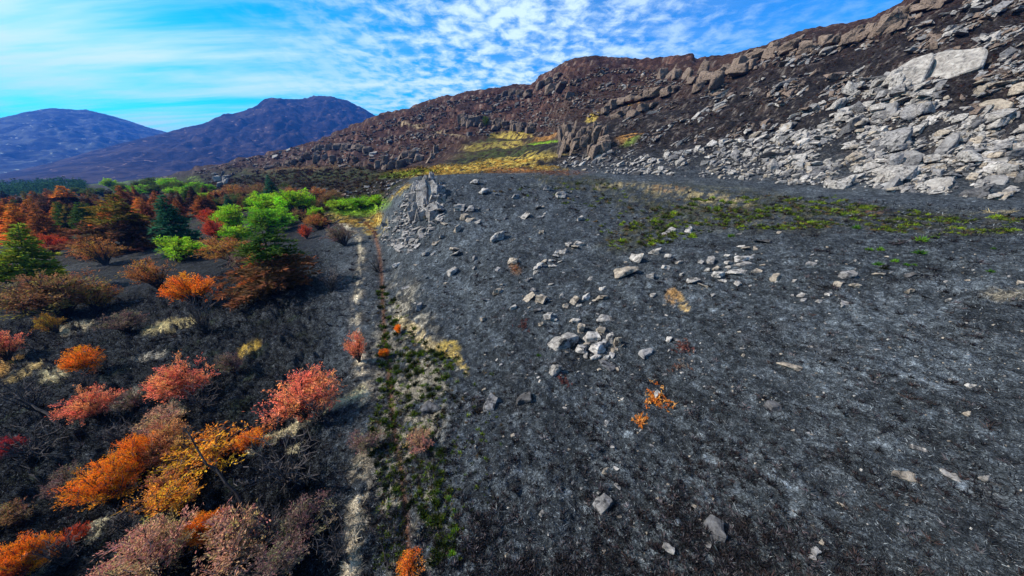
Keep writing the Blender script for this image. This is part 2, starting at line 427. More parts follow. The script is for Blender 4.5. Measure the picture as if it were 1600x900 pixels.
for e, c in [((655, 525, 46, 10, 38, .5), TAN), ((700, 545, 18, 14, 0, .5), (.42, .29, .08)), ((715, 562, 26, 6, 55, .5), (.42, .29, .1)), ((1065, 470, 20, 6, 55, .5), (.43, .28, .12)), ((1052, 462, 12, 10, 0, .6), (.36, .2, .08)),
             ((268, 510, 42, 9, -14, .6), (.44, .34, .16)), ((120, 513, 30, 8, -12, .6), (.42, .33, .2)), ((12, 572, 28, 8, -25, .6), (.42, .22, .06)), ((40, 585, 34, 6, -28, .6), (.44, .3, .12)), ((82, 590, 24, 8, -15, .6), (.44, .36, .2)),
             ((390, 545, 20, 8, -30, .6), (.42, .26, .05)), ((205, 620, 34, 8, -22, .6), (.42, .36, .26)), ((268, 642, 22, 8, -14, .6), (.40, .33, .2)), ((462, 702, 16, 8, -10, .6), (.42, .35, .22)), ((150, 832, 34, 10, -36, .6), (.44, .38, .24)),
             ((60, 890, 34, 10, -30, .6), (.4, .32, .18)), ((235, 558, 24, 4, -14, .6), (.4, .34, .26)), ((1570, 462, 40, 12, 0, .8), (.2, .17, .13)), ((805, 420, 11, 8, 40, .6), (.14, .08, .05))]:
    e = (e[0], e[1], e[2] * 1.3, e[3] * 1.25, e[4], .4)
    paint(ell(*e) * sstep(gn_b + .8 * gn_d, -.45, -.15) * near, np.minimum(np.array(c) * 1.1, .6), 1.)


def mat(name):
    m = bpy.data.materials.new(name)
    m.use_nodes = True
    return m, NT(m.node_tree)


def finish(k, color, rough=.9, bump=None, bstr=.5, bdist=.05, spec=.25):
    ins = {'Base Color': color, 'Roughness': rough, 'Specular IOR Level': spec}
    if bump is not None:
        ins['Normal'] = k.n('ShaderNodeBump', {'Height': bump, 'Strength': bstr, 'Distance': bdist}).outputs[0]
    b = k.n('ShaderNodeBsdfPrincipled', ins)
    k.n('ShaderNodeOutputMaterial', {0: b.outputs[0]})


M = {}
M['ground'], k = mat('burnt_ground')
pos = k.n('ShaderNodeNewGeometry').outputs['Position']
att = k.n('ShaderNodeVertexColor', layer_name='tint').outputs[0]
fine = k.noise(pos, 3.2, 6.0, .68, .6)
finer = k.noise(pos, 17.0, 5.0, .75, .8)
coarse = k.noise(pos, .55, 5.0, .66, .5)
mul0 = k.ramp(coarse, [(.30, (.55,) * 3), (.5, (1,) * 3), (.70, (1.55,) * 3)])
mul = k.math('MULTIPLY', k.ramp(fine, [(.30, (.22,) * 3), (.50, (.9,) * 3), (.68, (2.3,) * 3)]), k.ramp(finer, [(.34, (.25,) * 3), (.50, (.85,) * 3), (.66, (2.6,) * 3)]))
finish(k, k.mix(1.0, k.mix(1.0, att, mul, 'MULTIPLY'), mul0, 'MULTIPLY'), .82, k.math('ADD', k.math('ADD', fine, k.math('MULTIPLY', coarse, 1.6)), k.math('MULTIPLY', finer, .5)), 1.0, .30, .04)

me = bpy.data.meshes.new('ground')
verts = np.stack([GX, GY, Z], -1).reshape(-1, 3)
ii, jj = np.meshgrid(np.arange(NTH), np.arange(NR - 1), indexing='ij')
i2 = (ii + 1) % NTH
quads = np.stack([ii * NR + jj, ii * NR + jj + 1, i2 * NR + jj + 1, i2 * NR + jj], -1).reshape(-1, 4)


def np_mesh(me, verts, faces, smooth=False, cols=None, mats=(), mat_idx=None):
    """fill a mesh from numpy arrays; every face has the same number of corners"""
    nv, nf, c = len(verts), len(faces), faces.shape[1]
    me.vertices.add(nv); me.vertices.foreach_set('co', np.ascontiguousarray(verts, np.float32).ravel())
    me.loops.add(nf * c); me.loops.foreach_set('vertex_index', np.ascontiguousarray(faces, np.int32).ravel())
    me.polygons.add(nf)
    me.polygons.foreach_set('loop_start', np.arange(0, nf * c, c, dtype=np.int32))
    if smooth: me.polygons.foreach_set('use_smooth', np.ones(nf, bool))
    else: me.polygons.foreach_set('use_smooth', np.zeros(nf, bool))
    if mat_idx is not None: me.polygons.foreach_set('material_index', np.ascontiguousarray(mat_idx, np.int32))
    if cols is not None:
        a = me.color_attributes.new('tint', 'FLOAT_COLOR', 'POINT')
        cc = np.ones((nv, 4), np.float32); cc[:, :3] = cols
        a.data.foreach_set('color', cc.ravel())
    for m in mats: me.materials.append(m)
    me.update(calc_edges=True)
    return me


np_mesh(me, verts, quads, True, C.reshape(-1, 3), [M['ground']])


def link(name, data, parent=None, kind=None, label=None, cat=None, group=None):
    o = bpy.data.objects.new(name, data)
    COL.objects.link(o)
    if parent is not None: o.parent = parent
    if kind: o['kind'] = kind
    if label: o['label'] = label
    if cat: o['category'] = cat
    if group: o['group'] = group
    return o


link('ground', me, kind='structure')

# ------------------------------------------------------------------ mountains far off
M['mountain'], k = mat('mountain_heath')
pos = k.n('ShaderNodeNewGeometry').outputs['Position']
mp = k.n('ShaderNodeMapping', {'Vector': pos, 'Scale': (1, 1, 3.2)}).outputs[0]
a = k.noise(mp, .006, 7.0, .62, .8); b = k.noise(mp, .022, 5.0, .65, .4)
att = k.n('ShaderNodeVertexColor', layer_name='tint').outputs[0]
colr = k.mix(k.smooth(a, .44, .60), (.012, .010, .016, 1), (.040, .030, .028, 1))
colr = k.mix(k.smooth(b, .60, .70), colr, (.20, .14, .10, 1))
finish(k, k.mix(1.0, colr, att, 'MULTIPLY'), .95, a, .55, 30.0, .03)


def mountain(crest, base_y, dist, depth, seed, tint, ledge):
    """a ridge whose crest runs through the surveyed points at the given distance, falling off to both sides"""
    cr = np.array([(pdir(x, y)[0], CAMZ + dist * pdir(x, y)[1]) for x, y in crest])
    th = np.linspace(cr[0, 0], cr[-1, 0], 330)
    zc = np.interp(th, cr[:, 0], cr[:, 1])
    s = np.concatenate([np.linspace(0, 1, 110), np.linspace(1, 2, 40)[1:]])
    T, SS = np.meshgrid(th, s, indexing='ij')
    rr = dist - depth * (1 - SS)
    prof = np.where(SS <= 1, SS ** 1.25, np.clip(2 - SS, 0, 1))
    X, Y = np.sin(T) * rr, np.cos(T) * rr
    zz = -20 + (zc[:, None] + 20) * prof
    rel = np.sin(np.clip(SS, 0, 2) * math.pi / 2)
    h = zc[:, None] + 20
    gul = fbm(X / (dist * .035), Y / (dist * .035), 5, seed, .55)
    led = fbm(X / (dist * .05), zz / (dist * .008), 3, seed + 9, .5)
    zz = zz + h * (.13 * gul * np.where(SS < 1, SS * (1 - SS * .86) * 2.2, .1)) + h * ledge * led * np.where(SS < 1, SS * (1 - SS) * 4, 0)
    zz = zz + np.where(np.abs(SS - 1) < .02, h * .006 * fbm(T * 130, T * 0, 3, seed + 5), 0)
    m = bpy.data.meshes.new('mountain')
    n0, n1_ = T.shape
    i_, j_ = np.meshgrid(np.arange(n0 - 1), np.arange(n1_ - 1), indexing='ij')
    q = np.stack([i_ * n1_ + j_, (i_ + 1) * n1_ + j_, (i_ + 1) * n1_ + j_ + 1, i_ * n1_ + j_ + 1], -1).reshape(-1, 4)
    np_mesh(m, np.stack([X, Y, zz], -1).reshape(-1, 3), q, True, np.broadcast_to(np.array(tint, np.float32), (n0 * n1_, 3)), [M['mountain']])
    link('mountain', m, kind='structure')


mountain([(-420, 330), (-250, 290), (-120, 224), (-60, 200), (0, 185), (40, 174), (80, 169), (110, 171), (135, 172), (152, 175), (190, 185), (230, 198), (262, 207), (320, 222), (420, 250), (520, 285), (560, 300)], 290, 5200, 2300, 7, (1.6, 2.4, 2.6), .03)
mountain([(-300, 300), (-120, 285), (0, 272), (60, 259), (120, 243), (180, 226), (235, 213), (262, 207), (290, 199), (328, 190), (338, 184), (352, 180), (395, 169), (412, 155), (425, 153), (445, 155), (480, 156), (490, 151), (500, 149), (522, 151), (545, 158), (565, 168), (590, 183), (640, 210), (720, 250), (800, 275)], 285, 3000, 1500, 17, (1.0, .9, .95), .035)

# ------------------------------------------------------------------ rock
def rock_mat(name, sc, soot):
    m, k = mat(name)
    pos = k.n('ShaderNodeNewGeometry').outputs['Position']
    oi = k.n('ShaderNodeObjectInfo')
    att = k.n('ShaderNodeVertexColor', layer_name='tint').outputs[0]
    big_ = k.noise(pos, .8 * sc, 5.0, .6, .4); med = k.noise(pos, 3.6 * sc, 6.0, .68, .6); fin = k.noise(pos, 15.0 * sc, 4.0, .65)
    strat = k.n('ShaderNodeTexNoise', {'Vector': k.n('ShaderNodeMapping', {'Vector': pos, 'Rotation': (R(24), R(-30), R(20)), 'Scale': (.9, .9, 4.0)}).outputs[0],
                                       'Scale': 1.3 * sc, 'Detail': 5.0, 'Roughness': .62}).outputs[0]
    base = k.ramp(med, [(.28, (.055, .050, .049)), (.44, (.185, .166, .156)), (.58, (.30, .272, .256)), (.76, (.43, .400, .375))])
    base = k.mix(k.math('MULTIPLY', k.smooth(strat, .57, .66), .75), base, (.085, .08, .078, 1))
    base = k.mix(k.smooth(k.noise(pos, 1.7 * sc, 5.0, .65, .5), soot, soot + .10), base, (.042, .040, .040, 1))
    base = k.mix(k.smooth(k.noise(pos, 1.1 * sc, 3.0, .6), .66, .76), base, (.28, .20, .125, 1))
    base = k.mix(k.smooth(fin, .62, .74), base, (.44, .43, .42, 1))
    base = k.mix(1.0, base, oi.outputs['Color'], 'MULTIPLY')
    base = k.mix(1.0, base, att, 'MULTIPLY')
    finish(k, base, .88, k.math('ADD', k.math('ADD', med, k.math('MULTIPLY', strat, .8)), k.math('MULTIPLY', fin, .3)), .85, .12 / sc, .08)
    return m


M['rock'] = rock_mat('weathered_rock', 1.0, .54)
M['bedrock'] = rock_mat('smooth_bedrock', .32, .62)


def hull_rock(seed, dims, detail=0, chop=.42):
    """an angular stone about one unit long: a chamfered, sheared block, optionally refined with rough faces"""
    rnd = random.Random(seed)
    bm = bmesh.new()
    sx, sy, sz = dims
    for cx in (-1, 1):
        for cy in (-1, 1):
            for cz in (-1, 1):
                if rnd.random() < .13: continue
                for q in range(rnd.choice((1, 2, 2, 3))):
                    v = [cx * (1 - rnd.random() * chop), cy * (1 - rnd.random() * chop), cz * (1 - rnd.random() * chop * .9)]
                    bm.verts.new((v[0] * sx / 2 + v[2] * .08 * sx, v[1] * sy / 2, v[2] * sz / 2 + v[0] * .06 * sz))
    g = bmesh.ops.convex_hull(bm, input=bm.verts)
    bmesh.ops.delete(bm, geom=[e for e in set(g['geom_interior'] + g['geom_unused']) if isinstance(e, bmesh.types.BMVert)], context='VERTS')
    if detail:
        bmesh.ops.dissolve_limit(bm, angle_limit=R(7), verts=bm.verts, edges=bm.edges)
        bmesh.ops.bevel(bm, geom=list(bm.edges), offset=.035, segments=1, affect='EDGES', profile=.6, clamp_overlap=True)
        bmesh.ops.triangulate(bm, faces=bm.faces)
        for _ in range(detail):
            long = [e for e in bm.edges if e.calc_length() > .17]
            if long: bmesh.ops.subdivide_edges(bm, edges=long, cuts=1)
            bmesh.ops.triangulate(bm, faces=bm.faces)
        bm.normal_update()
        for v in bm.verts:
            p = v.co * 2.6 + Vector((seed * 3.7, 0, 0)); q = v.co * 7 + Vector((0, seed * 2.1, 0))
            lay = mnoise.noise(Vector((v.co.x * 1.5, v.co.y * 1.5, v.co.z * 13 + seed)))
            v.co += v.normal * (.085 * mnoise.noise(p) + .034 * mnoise.noise(q) + .030 * lay)
            v.co = Vector((max(-.58 * sx, min(.58 * sx, v.co.x)), max(-.58 * sy, min(.58 * sy, v.co.y)), max(-.58 * sz, min(.58 * sz, v.co.z))))
    else:
        bmesh.ops.triangulate(bm, faces=bm.faces)
    bmesh.ops.recalc_face_normals(bm, faces=bm.faces)
    me = bpy.data.meshes.new('rock')
    bm.to_mesh(me); bm.free()
    a = me.color_attributes.new('tint', 'FLOAT_COLOR', 'POINT')
    a.data.foreach_set('color', np.ones(len(me.vertices) * 4, np.float32))
    me.materials.append(M['rock'])
    return me


ROUND = [hull_rock(100 + s, (1, .80, .62), 2, .5) for s in range(6)]
SLAB = [hull_rock(200 + s, (1, .62, .20), 2, .55) for s in range(7)]
BLOCK = [hull_rock(300 + s, (1, .66, .44), 2, .58) for s in range(8)]
TALL = [hull_rock(350 + s, (.62, .55, 1), 2, .52) for s in range(6)]
SHARD = [hull_rock(400 + s, (1, .30, .10), 2, .7) for s in range(4)]
CHIP = [hull_rock(500 + s, (1, .64, random.Random(s).choice((.25, .36, .5))), 0, .5) for s in range(14)]
KINDS_OF_ROCK = {'round': ROUND, 'slab': SLAB, 'block': BLOCK, 'tall': TALL, 'shard': SHARD}
ROCKTINT = {'pale': (1.15, 1.12, 1.08), 'grey': (.80, .80, .82), 'tan': (1.12, 1.0, .84), 'dark': (.30, .30, .31), 'white': (1.45, 1.42, 1.38), 'brown': (.66, .52, .43), 'soot': (.42, .43, .46)}


def axis_rot(yaw, pitch=0.0, roll=0.0):
    return Euler((roll, pitch, yaw), 'XYZ')


def edge(x):
    """the wide lens stretches things towards the picture's sides: real width of what measures one pixel there"""
    return 1.0 / (1 + .5 * ((x - 800) / 800.0) ** 2)


def place_rock(x, y, wpx, kind, tint, label, group=None, yaw=None, tilt=None, sink=.27, name='rock', cat='rock', squash=1.05, parent=None, h=None):
    h = hit(x, y) if h is None else h
    if not np.isfinite(h[0]): return None
    me = random.choice(KINDS_OF_ROCK[kind])
    w_ = wpx * h[3] * edge(x)
    o = link(name, me, parent)
    if parent is None:
        o['label'] = label; o['category'] = cat
        if group: o['group'] = group
    o.scale = (w_, w_ * random.uniform(.9, 1.25), w_ * random.uniform(.85, 1.15) * squash)
    yw = random.uniform(-.5, .5) if yaw is None else R(yaw)
    o.rotation_euler = axis_rot(yw, random.uniform(-.18, .18) if tilt is None else R(tilt), random.uniform(-.25, .25))
    hz_ = {'round': .62, 'slab': .22, 'block': .40, 'tall': 1.0, 'shard': .12}[kind] * o.scale.z
    o.location = (h[0], h[1], h[2] + hz_ * (.5 - sink))
    t = ROCKTINT[tint]; j = random.uniform(.88, 1.12)
    o.color = (t[0] * j, t[1] * j, t[2] * j, 1)
    return o


# stones that can be told apart: x, y, width, kind, tint, label (yaw, tilt)
for r_ in [
    (775, 374, 30, 'block', 'pale', 'big banded boulder with horizontal layers standing alone on the burnt slope', 25, -15),
    (881, 536, 40, 'round', 'pale', 'oval cream boulder lying beside the pile of pale stones', 25, 10),
    (925, 531, 27, 'round', 'white', 'roundest white boulder on top of the pile of pale stones', 0, 0),
    (937, 547, 26, 'round', 'white', 'smooth white boulder just below the roundest one in the pale pile', 20, 12),
    (908, 517, 22, 'tall', 'tan', 'cream column of stone standing at the back of the pale pile', 0, 0),
    (953, 533, 20, 'tall', 'pale', 'upright split stone behind the white boulders of the pale pile', 0, 0),
    (964, 537, 18, 'tall', 'tan', 'weathered beige upright stone at the end of the pale pile', 0, 0),
    (909, 546, 24, 'block', 'pale', 'knobbly pale block between the oval boulder and the white boulders', 60, 10),
    (929, 559, 18, 'block', 'white', 'small white block at the lower edge of the pale pile', 0, 0),
    (947, 571, 30, 'slab', 'soot', 'charred flat slab with a tan edge below the pale pile', -20, 12),
    (947, 499, 30, 'slab', 'pale', 'flat cream slab lying uphill of the pale pile', -8, 8),
    (768, 634, 30, 'block', 'grey', 'grey boulder with a bright face standing alone beside the ditch strip', 60, -30),
    (675, 640, 34, 'block', 'soot', 'sooty flat boulder half buried among the ditch tussocks', 10, 5),
    (1115, 829, 37, 'round', 'soot', 'egg shaped grey boulder with a pale rim half sunk in ash', 60, 10),
    (943, 788, 25, 'round', 'grey', 'sooty stone with two white patches in the ash', 30, 10),
    (1412, 745, 64, 'shard', 'tan', 'long bright cream shard lifting out of the ash', -16, 6),
    (1482, 743, 27, 'slab', 'pale', 'short cream shard next to the long bright one', -30, 10),
    (1541, 750, 19, 'round', 'pale', 'rounded pale stone at the end of the row of shards', 0, 0),
    (1556, 757, 22, 'shard', 'pale', 'thin shard touching the rounded pale stone', -25, 8),
    (1434, 700, 34, 'shard', 'pale', 'slim pale shard uphill of the long bright one', -14, 8),
    (1314, 789, 20, 'shard', 'tan', 'little cream splinter alone in the lower ash', -40, 12),
    (1232, 573, 38, 'slab', 'tan', 'rusty tan slab lying flat in grey ash', -14, 4),
    (1207, 636, 22, 'round', 'soot', 'grey stone with a cream underside alone in the ash', 0, 0),
    (1513, 648, 13, 'round', 'tan', 'single tan cobble on the pale ash', 0, 0),
    (1313, 475, 32, 'slab', 'grey', 'grey dome of rock with a tan lip below the tan pair', 5, 0),
    (1325, 431, 26, 'block', 'grey', 'tilted grey slab casting a black shadow above the tan pair', -12, -14),
    (1372, 429, 22, 'slab', 'tan', 'flat sandy slab beside the tilted grey slab', 3, 0),
    (1420, 431, 22, 'block', 'dark', 'blackened flat slab in line with the sandy slab', 0, 3),
    (1307, 447, 24, 'block', 'tan', 'larger stone of the tan pair', 40, 0),
    (1333, 447, 19, 'block', 'tan', 'smaller stone of the tan pair', -20, 15),
    (1297, 461, 17, 'block', 'white', 'white angular stone below the tan pair', 0, 0),
    (1419, 456, 14, 'round', 'tan', 'small rough stone alone beyond the grey dome', 0, 0),
    (1588, 442, 30, 'slab', 'tan', 'flat sandy slab in pale ash at the far end of the slope', 0, 0),
    (992, 406, 30, 'block', 'white', 'white tilted slab at the head of the long broken rib', -35, -20),
    (975, 425, 46, 'slab', 'tan', 'long tan broken rib lying along the slope', 18, -12),
    (1024, 396, 24, 'block', 'pale', 'craggy pale block just uphill of the white tilted slab', -50, -20),
    (1044, 364, 34, 'shard', 'pale', 'grey blade of rock pointing uphill near the green seam', 34, -18),
    (1079, 361, 22, 'block', 'white', 'bright tilted block next to the grey blade', 25, -20),
    (1159, 405, 36, 'slab', 'white', 'white lens shaped slab topping the litter of stones', 8, -6),
    (1160, 415, 30, 'slab', 'pale', 'broad pale slab under the white lens shaped slab', 6, 0),
    (1149, 427, 34, 'slab', 'pale', 'pinkish pale slab at the foot of the slab stack', 10, -6),
    (1177, 423, 24, 'slab', 'tan', 'orange stained slab beside the slab stack', -12, 0),
    (1122, 430, 22, 'block', 'white', 'splintered white block left of the slab stack', 30, 0),
    (1082, 441, 22, 'block', 'pale', 'pale wedge near the tuft of dead grass', 20, -12),
    (1098, 446, 20, 'slab', 'tan', 'ochre sliver running down from the pale wedge', -40, 10),
    (1186, 378, 28, 'slab', 'dark', 'long black slab below the green seam', -4, 0),
    (1012, 555, 26, 'block', 'grey', 'cracked grey rock with a black hollow near the reddish heather', 0, 0),
    (867, 581, 22, 'tall', 'pale', 'leaning stone with one white face downhill of the oval boulder', 20, 20),
    (818, 624, 26, 'round', 'dark', 'dark humped boulder in the burnt heather', 0, 0),
    (655, 483, 15, 'tall', 'grey', 'thin upright grey stone beside the ditch strip', 10, 10),
    (637, 449, 24, 'shard', 'grey', 'dark grey sliver under the pale rock rib', 24, -10),
    (826, 467, 26, 'block', 'tan', 'olive tan block with a black shadow', 20, -10),
    (828, 455, 20, 'slab', 'grey', 'flat slab just behind the olive tan block', 20, -10),
    (897, 471, 19, 'block', 'tan', 'warm tan block among small white stones', 40, -5),
    (915, 467, 22, 'block', 'white', 'jagged white stone next to the warm tan block', 10, -10),
    (801, 410, 16, 'round', 'tan', 'tan cobble in the rusty patch', 0, 0),
    (819, 341, 24, 'block', 'pale', 'cleft pale boulder below the brow', 30, -15),
    (842, 340, 16, 'slab', 'white', 'flat white stone beside the cleft boulder', 10, -8),
    (877, 307, 18, 'round', 'pale', 'pale round boulder up on the brow', 0, 0),
    (719, 327, 20, 'round', 'pale', 'larger of two rounded boulders beside the rock rib', 0, 0),
    (735, 329, 16, 'round', 'grey', 'smaller of two rounded boulders beside the rock rib', 0, 0),
    (707, 426, 20, 'block', 'pale', 'pale block with a black underside on the bare slope', 40, -20),
    (621, 415, 15, 'block', 'white', 'square white stone closest to the track', 20, -10),
    (921, 436, 15, 'shard', 'pale', 'slim white stone aligned uphill', 40, -15),
    (905, 383, 18, 'block', 'pale', 'top stone of the trail of rubble', 0, 0),
]:
    x, y, w_, kd, tn, lb, yw, tl = r_
    place_rock(x, y, w_, kd, tn, lb, yaw=yw, tilt=tl)

SMALL = {
    ('small pale stone in the scatter below the rock rib', 'stones below the rock rib'):
        '726,342,13 734,345,13 747,349,12 695,350,15 714,361,12 755,301,15 806,309,15 742,287,13 856,297,11 842,326,10 652,387,14 681,382,12 710,390,16 711,398,17 664,399,12 741,405,12 649,415,8 667,435,7 690,372,8 676,398,8 741,420,9 846,364,8 905,344,11',
    ('small stone in the trail of rubble crossing the burnt slope', 'trail of rubble'):
        '898,388,12 880,395,12 868,402,11 862,408,12 850,410,10 845,416,12 838,420,10 875,410,9 863,417,11 889,384,10 837,428,8 872,395,9 935,417,6 830,437,7',
    ('small whitish stone strewn around the warm tan block', 'stones around the warm tan block'):
        '846,472,17 857,497,14 865,501,10 845,508,10 877,464,10 802,482,10 780,457,14 777,458,12 940,467,15 940,452,9 860,470,9 884,480,9 755,501,9 905,480,10 928,470,9',
    ('little stone wedged among the pale pile', 'wedged stones of the pale pile'):
        '939,518,13 900,504,14 972,542,10 956,555,13 917,556,11 947,560,10 935,522,9 960,549,11 918,540,11 944,538,13',
    ('small stone in the litter around the slab stack', 'litter of stones around the slab stack'):
        '1157,386,12 1164,390,13 1181,389,11 1110,409,13 1060,412,12 1055,411,8 1127,438,16 1017,435,13 1153,445,12 1210,436,15 1216,365,10 1154,367,9 1095,411,8 1137,412,9 1117,421,10 1135,400,9 1190,415,8 1065,430,9 1240,440,8 1138,419,9 1105,424,9 1040,420,10 1043,402,9',
    ('tiny pale stone lying loose in the ash', 'loose stones in the ash'):
        '1267,415,14 1279,472,11 1044,532,11 946,737,14 962,732,10 964,762,12 1085,792,14 1107,853,13 1045,859,15 1272,863,14 1284,849,8 1267,872,11 1515,604,16 957,700,7 1018,697,7 904,850,6 834,876,7 1250,463,14 1255,470,10 1480,470,9 1020,463,9 1113,461,10 965,578,8',
}
for (lb, gp), s in SMALL.items():
    for t in s.split():
        x, y, w_ = map(float, t.split(','))
        place_rock(x, y, w_ * 1.12, random.choice(('block', 'round', 'slab', 'block')), random.choice(('pale', 'pale', 'white', 'tan', 'grey')), lb, gp, yaw=random.uniform(-60, 60), tilt=random.uniform(-25, 15), sink=.12)


# ------------------------------------------------------------------ crags: groups of joined blocks
def outcrop(label, blocks, name='outcrop', tint='grey', yaw=15, jit=.12, group=None, cat='outcrop'):
    """blocks: (px, py of the foot, width px, height px, kind)"""
    hs = [hit(b[0], b[1]) for b in blocks]
    ok = [(b, h) for b, h in zip(blocks, hs) if np.isfinite(h[0])]
    if not ok: return None
    root = link(name, None, None, None, label, cat, group)
    c = np.mean([h[:3] for _, h in ok], axis=0)
    root.location = c
    for b, h in ok:
        kd = b[4] if len(b) > 4 else random.choice(('block', 'tall'))
        o = link('block', random.choice(KINDS_OF_ROCK[kd]), root)
        w_, h_ = b[2] * h[3] * 1.15, b[3] * h[3] * 1.15
        hk = {'round': .62, 'slab': .22, 'block': .40, 'tall': 1.0, 'shard': .12}[kd]
        wk = .62 if kd == 'tall' else 1.0
        o.scale = (w_ / wk, w_ / wk * random.uniform(.9, 1.3), h_ / hk)
        o.rotation_euler = axis_rot(R(yaw) + random.uniform(-.4, .4), random.uniform(-jit, jit), random.uniform(-jit, jit))
        o.location = Vector((h[0] - c[0], h[1] - c[1], h[2] - c[2] + h_ * .30))
        t = ROCKTINT[tint]; j = random.uniform(.8, 1.15)
        o.color = (t[0] * j, t[1] * j, t[2] * j, 1)
    return root


rr_ = random.Random(5)
# the rock rib above the track
rib = []
for x_, y0_, y1_, n_ in ((646, 312, 344, 5), (653, 290, 344, 7), (661, 283, 342, 8), (670, 284, 338, 8), (678, 290, 344, 7), (686, 296, 330, 4)):
    for q in range(n_):
        rib.append((x_ + rr_.uniform(-4, 4), y0_ + (y1_ - y0_) * (q + .7) / n_ + rr_.uniform(-2, 2), rr_.uniform(9, 15), rr_.uniform(8, 19), rr_.choice(('block', 'block', 'round', 'slab'))))
outcrop('tall pale grey rib of fractured rock rising above the track', rib, tint='pale', jit=.45)
bt = []
for q in range(44):
    x_ = rr_.uniform(875, 950)
    bt.append((x_, rr_.uniform(212, 246), rr_.uniform(8, 14), rr_.uniform(12, 24), rr_.choice(('tall', 'block', 'block', 'round'))))
outcrop('squared grey buttress of upright blocks at the end of the scree', bt, tint='brown', jit=.25)
cb = []
for q in range(46):
    x_ = rr_.uniform(722, 838); t_ = (x_ - 722) / 116
    cb.append((x_, 184 + 12 * t_ + rr_.uniform(3, 14), rr_.uniform(6, 12), rr_.uniform(7, 17) * (1 - .35 * t_), rr_.choice(('tall', 'tall', 'block', 'round'))))
outcrop('cliff band of dark upright columns behind the yellow valley', cb, tint='brown', jit=.2)
outcrop('low grey crag with broken face beside the yellow valley', [(x, y, rr_.uniform(8, 15), rr_.uniform(8, 15)) for x, y in ((590, 263), (602, 258), (612, 252), (624, 250), (634, 246), (646, 244), (640, 256), (628, 262), (612, 264), (600, 266), (655, 252), (676, 248), (682, 240), (670, 254))], tint='brown')
outcrop('long pale ledge across the dark hill above the young wood', [(x, y, 14, 9, 'block') for x, y in ((515, 234), (528, 233), (541, 233), (554, 234), (566, 235), (500, 236), (575, 238))], tint='brown')
outcrop('rubbly grey crag at the hill foot behind the green bushes', [(x, y, rr_.uniform(7, 12), rr_.uniform(7, 12)) for x, y in ((470, 252), (482, 250), (495, 252), (508, 248), (520, 252), (532, 254), (460, 256), (450, 258), (545, 250), (556, 256))], tint='brown')
outcrop('small pale heap of blocks at the tip of the dark hill', [(x, y, rr_.uniform(6, 11), rr_.uniform(6, 10)) for x, y in ((342, 284), (348, 277), (352, 287), (345, 292), (338, 278), (354, 280))], tint='pale')
outcrop('broken spur of grey blocks on the brow above the buttress', [(x, y, rr_.uniform(10, 20), rr_.uniform(8, 14)) for x, y in ((945, 176), (958, 168), (972, 162), (985, 158), (998, 156), (1012, 152), (1026, 150), (1040, 148), (1052, 145), (975, 178), (990, 182), (1004, 174), (1020, 168), (962, 184))], tint='brown', yaw=28)


def outline_slab(parent, pts, thick, dist_at, lean, tint, grain=1.0, name='slab'):
    """a thick slab of rock lying against the slope: its face runs through the surveyed corners, its body goes back into the hill"""
    cx, cy = np.mean([p[0] for p in pts]), np.mean([p[1] for p in pts])
    h = hit(*dist_at)
    c0 = Vector(h[:3]); view = Vector((h[0], h[1], 0)).normalized()
    nrm = (-view * math.cos(R(lean)) + Vector((0, 0, 1)) * math.sin(R(lean)) + Vector((-.35, 0, 0))).normalized()
    vs = []
    for p in pts:
        th, t = pdir(*p); d_ = Vector((math.sin(th), math.cos(th), float(t)))
        o_ = Vector((0, 0, CAMZ)); s_ = (c0 - o_).dot(nrm) / d_.dot(nrm)
        vs.append(o_ + d_ * s_ - c0)
    bm = bmesh.new()
    f = bm.faces.new([bm.verts.new(v) for v in vs])
    e = bmesh.ops.extrude_face_region(bm, geom=[f])
    bmesh.ops.translate(bm, verts=[v for v in e['geom'] if isinstance(v, bmesh.types.BMVert)], vec=-nrm * thick)
    bmesh.ops.recalc_face_normals(bm, faces=bm.faces)
    bmesh.ops.bevel(bm, geom=list(bm.edges), offset=thick * .05, segments=1, affect='EDGES')
    bmesh.ops.triangulate(bm, faces=bm.faces)
    for _ in range(5):
        lg = [e for e in bm.edges if e.calc_length() > thick * .16]
        if not lg: break
        bmesh.ops.subdivide_edges(bm, edges=lg, cuts=1); bmesh.ops.triangulate(bm, faces=bm.faces)
    bm.normal_update()
    for v in bm.verts:
        q = v.co + c0
        u = q.z + .35 * q.x * .5
        step_ = mnoise.noise(Vector((q.x * .10, q.y * .10, u * .55)))
        v.co += v.normal * grain * (.30 * mnoise.noise(q * .35) + .16 * step_ + .07 * mnoise.noise(q * 1.4))
    me = bpy.data.meshes.new(name); bm.to_mesh(me); bm.free()
    a = me.color_attributes.new('tint', 'FLOAT_COLOR', 'POINT'); a.data.foreach_set('color', np.ones(len(me.vertices) * 4, np.float32))
    me.materials.append(M['bedrock'])
    o = link(name, me, parent); o.color = (*ROCKTINT[tint], 1)
    if parent is None: o.location = c0
    else: o.location = c0 - parent.location
    return o


def slab_thing(label, slabs, name='rock_slab', cat='rock slab'):
    h = hit(*slabs[0][2])
    root = link(name, None, None, None, label, cat); root.location = h[:3]
    for s_ in slabs: outline_slab(root, *s_)


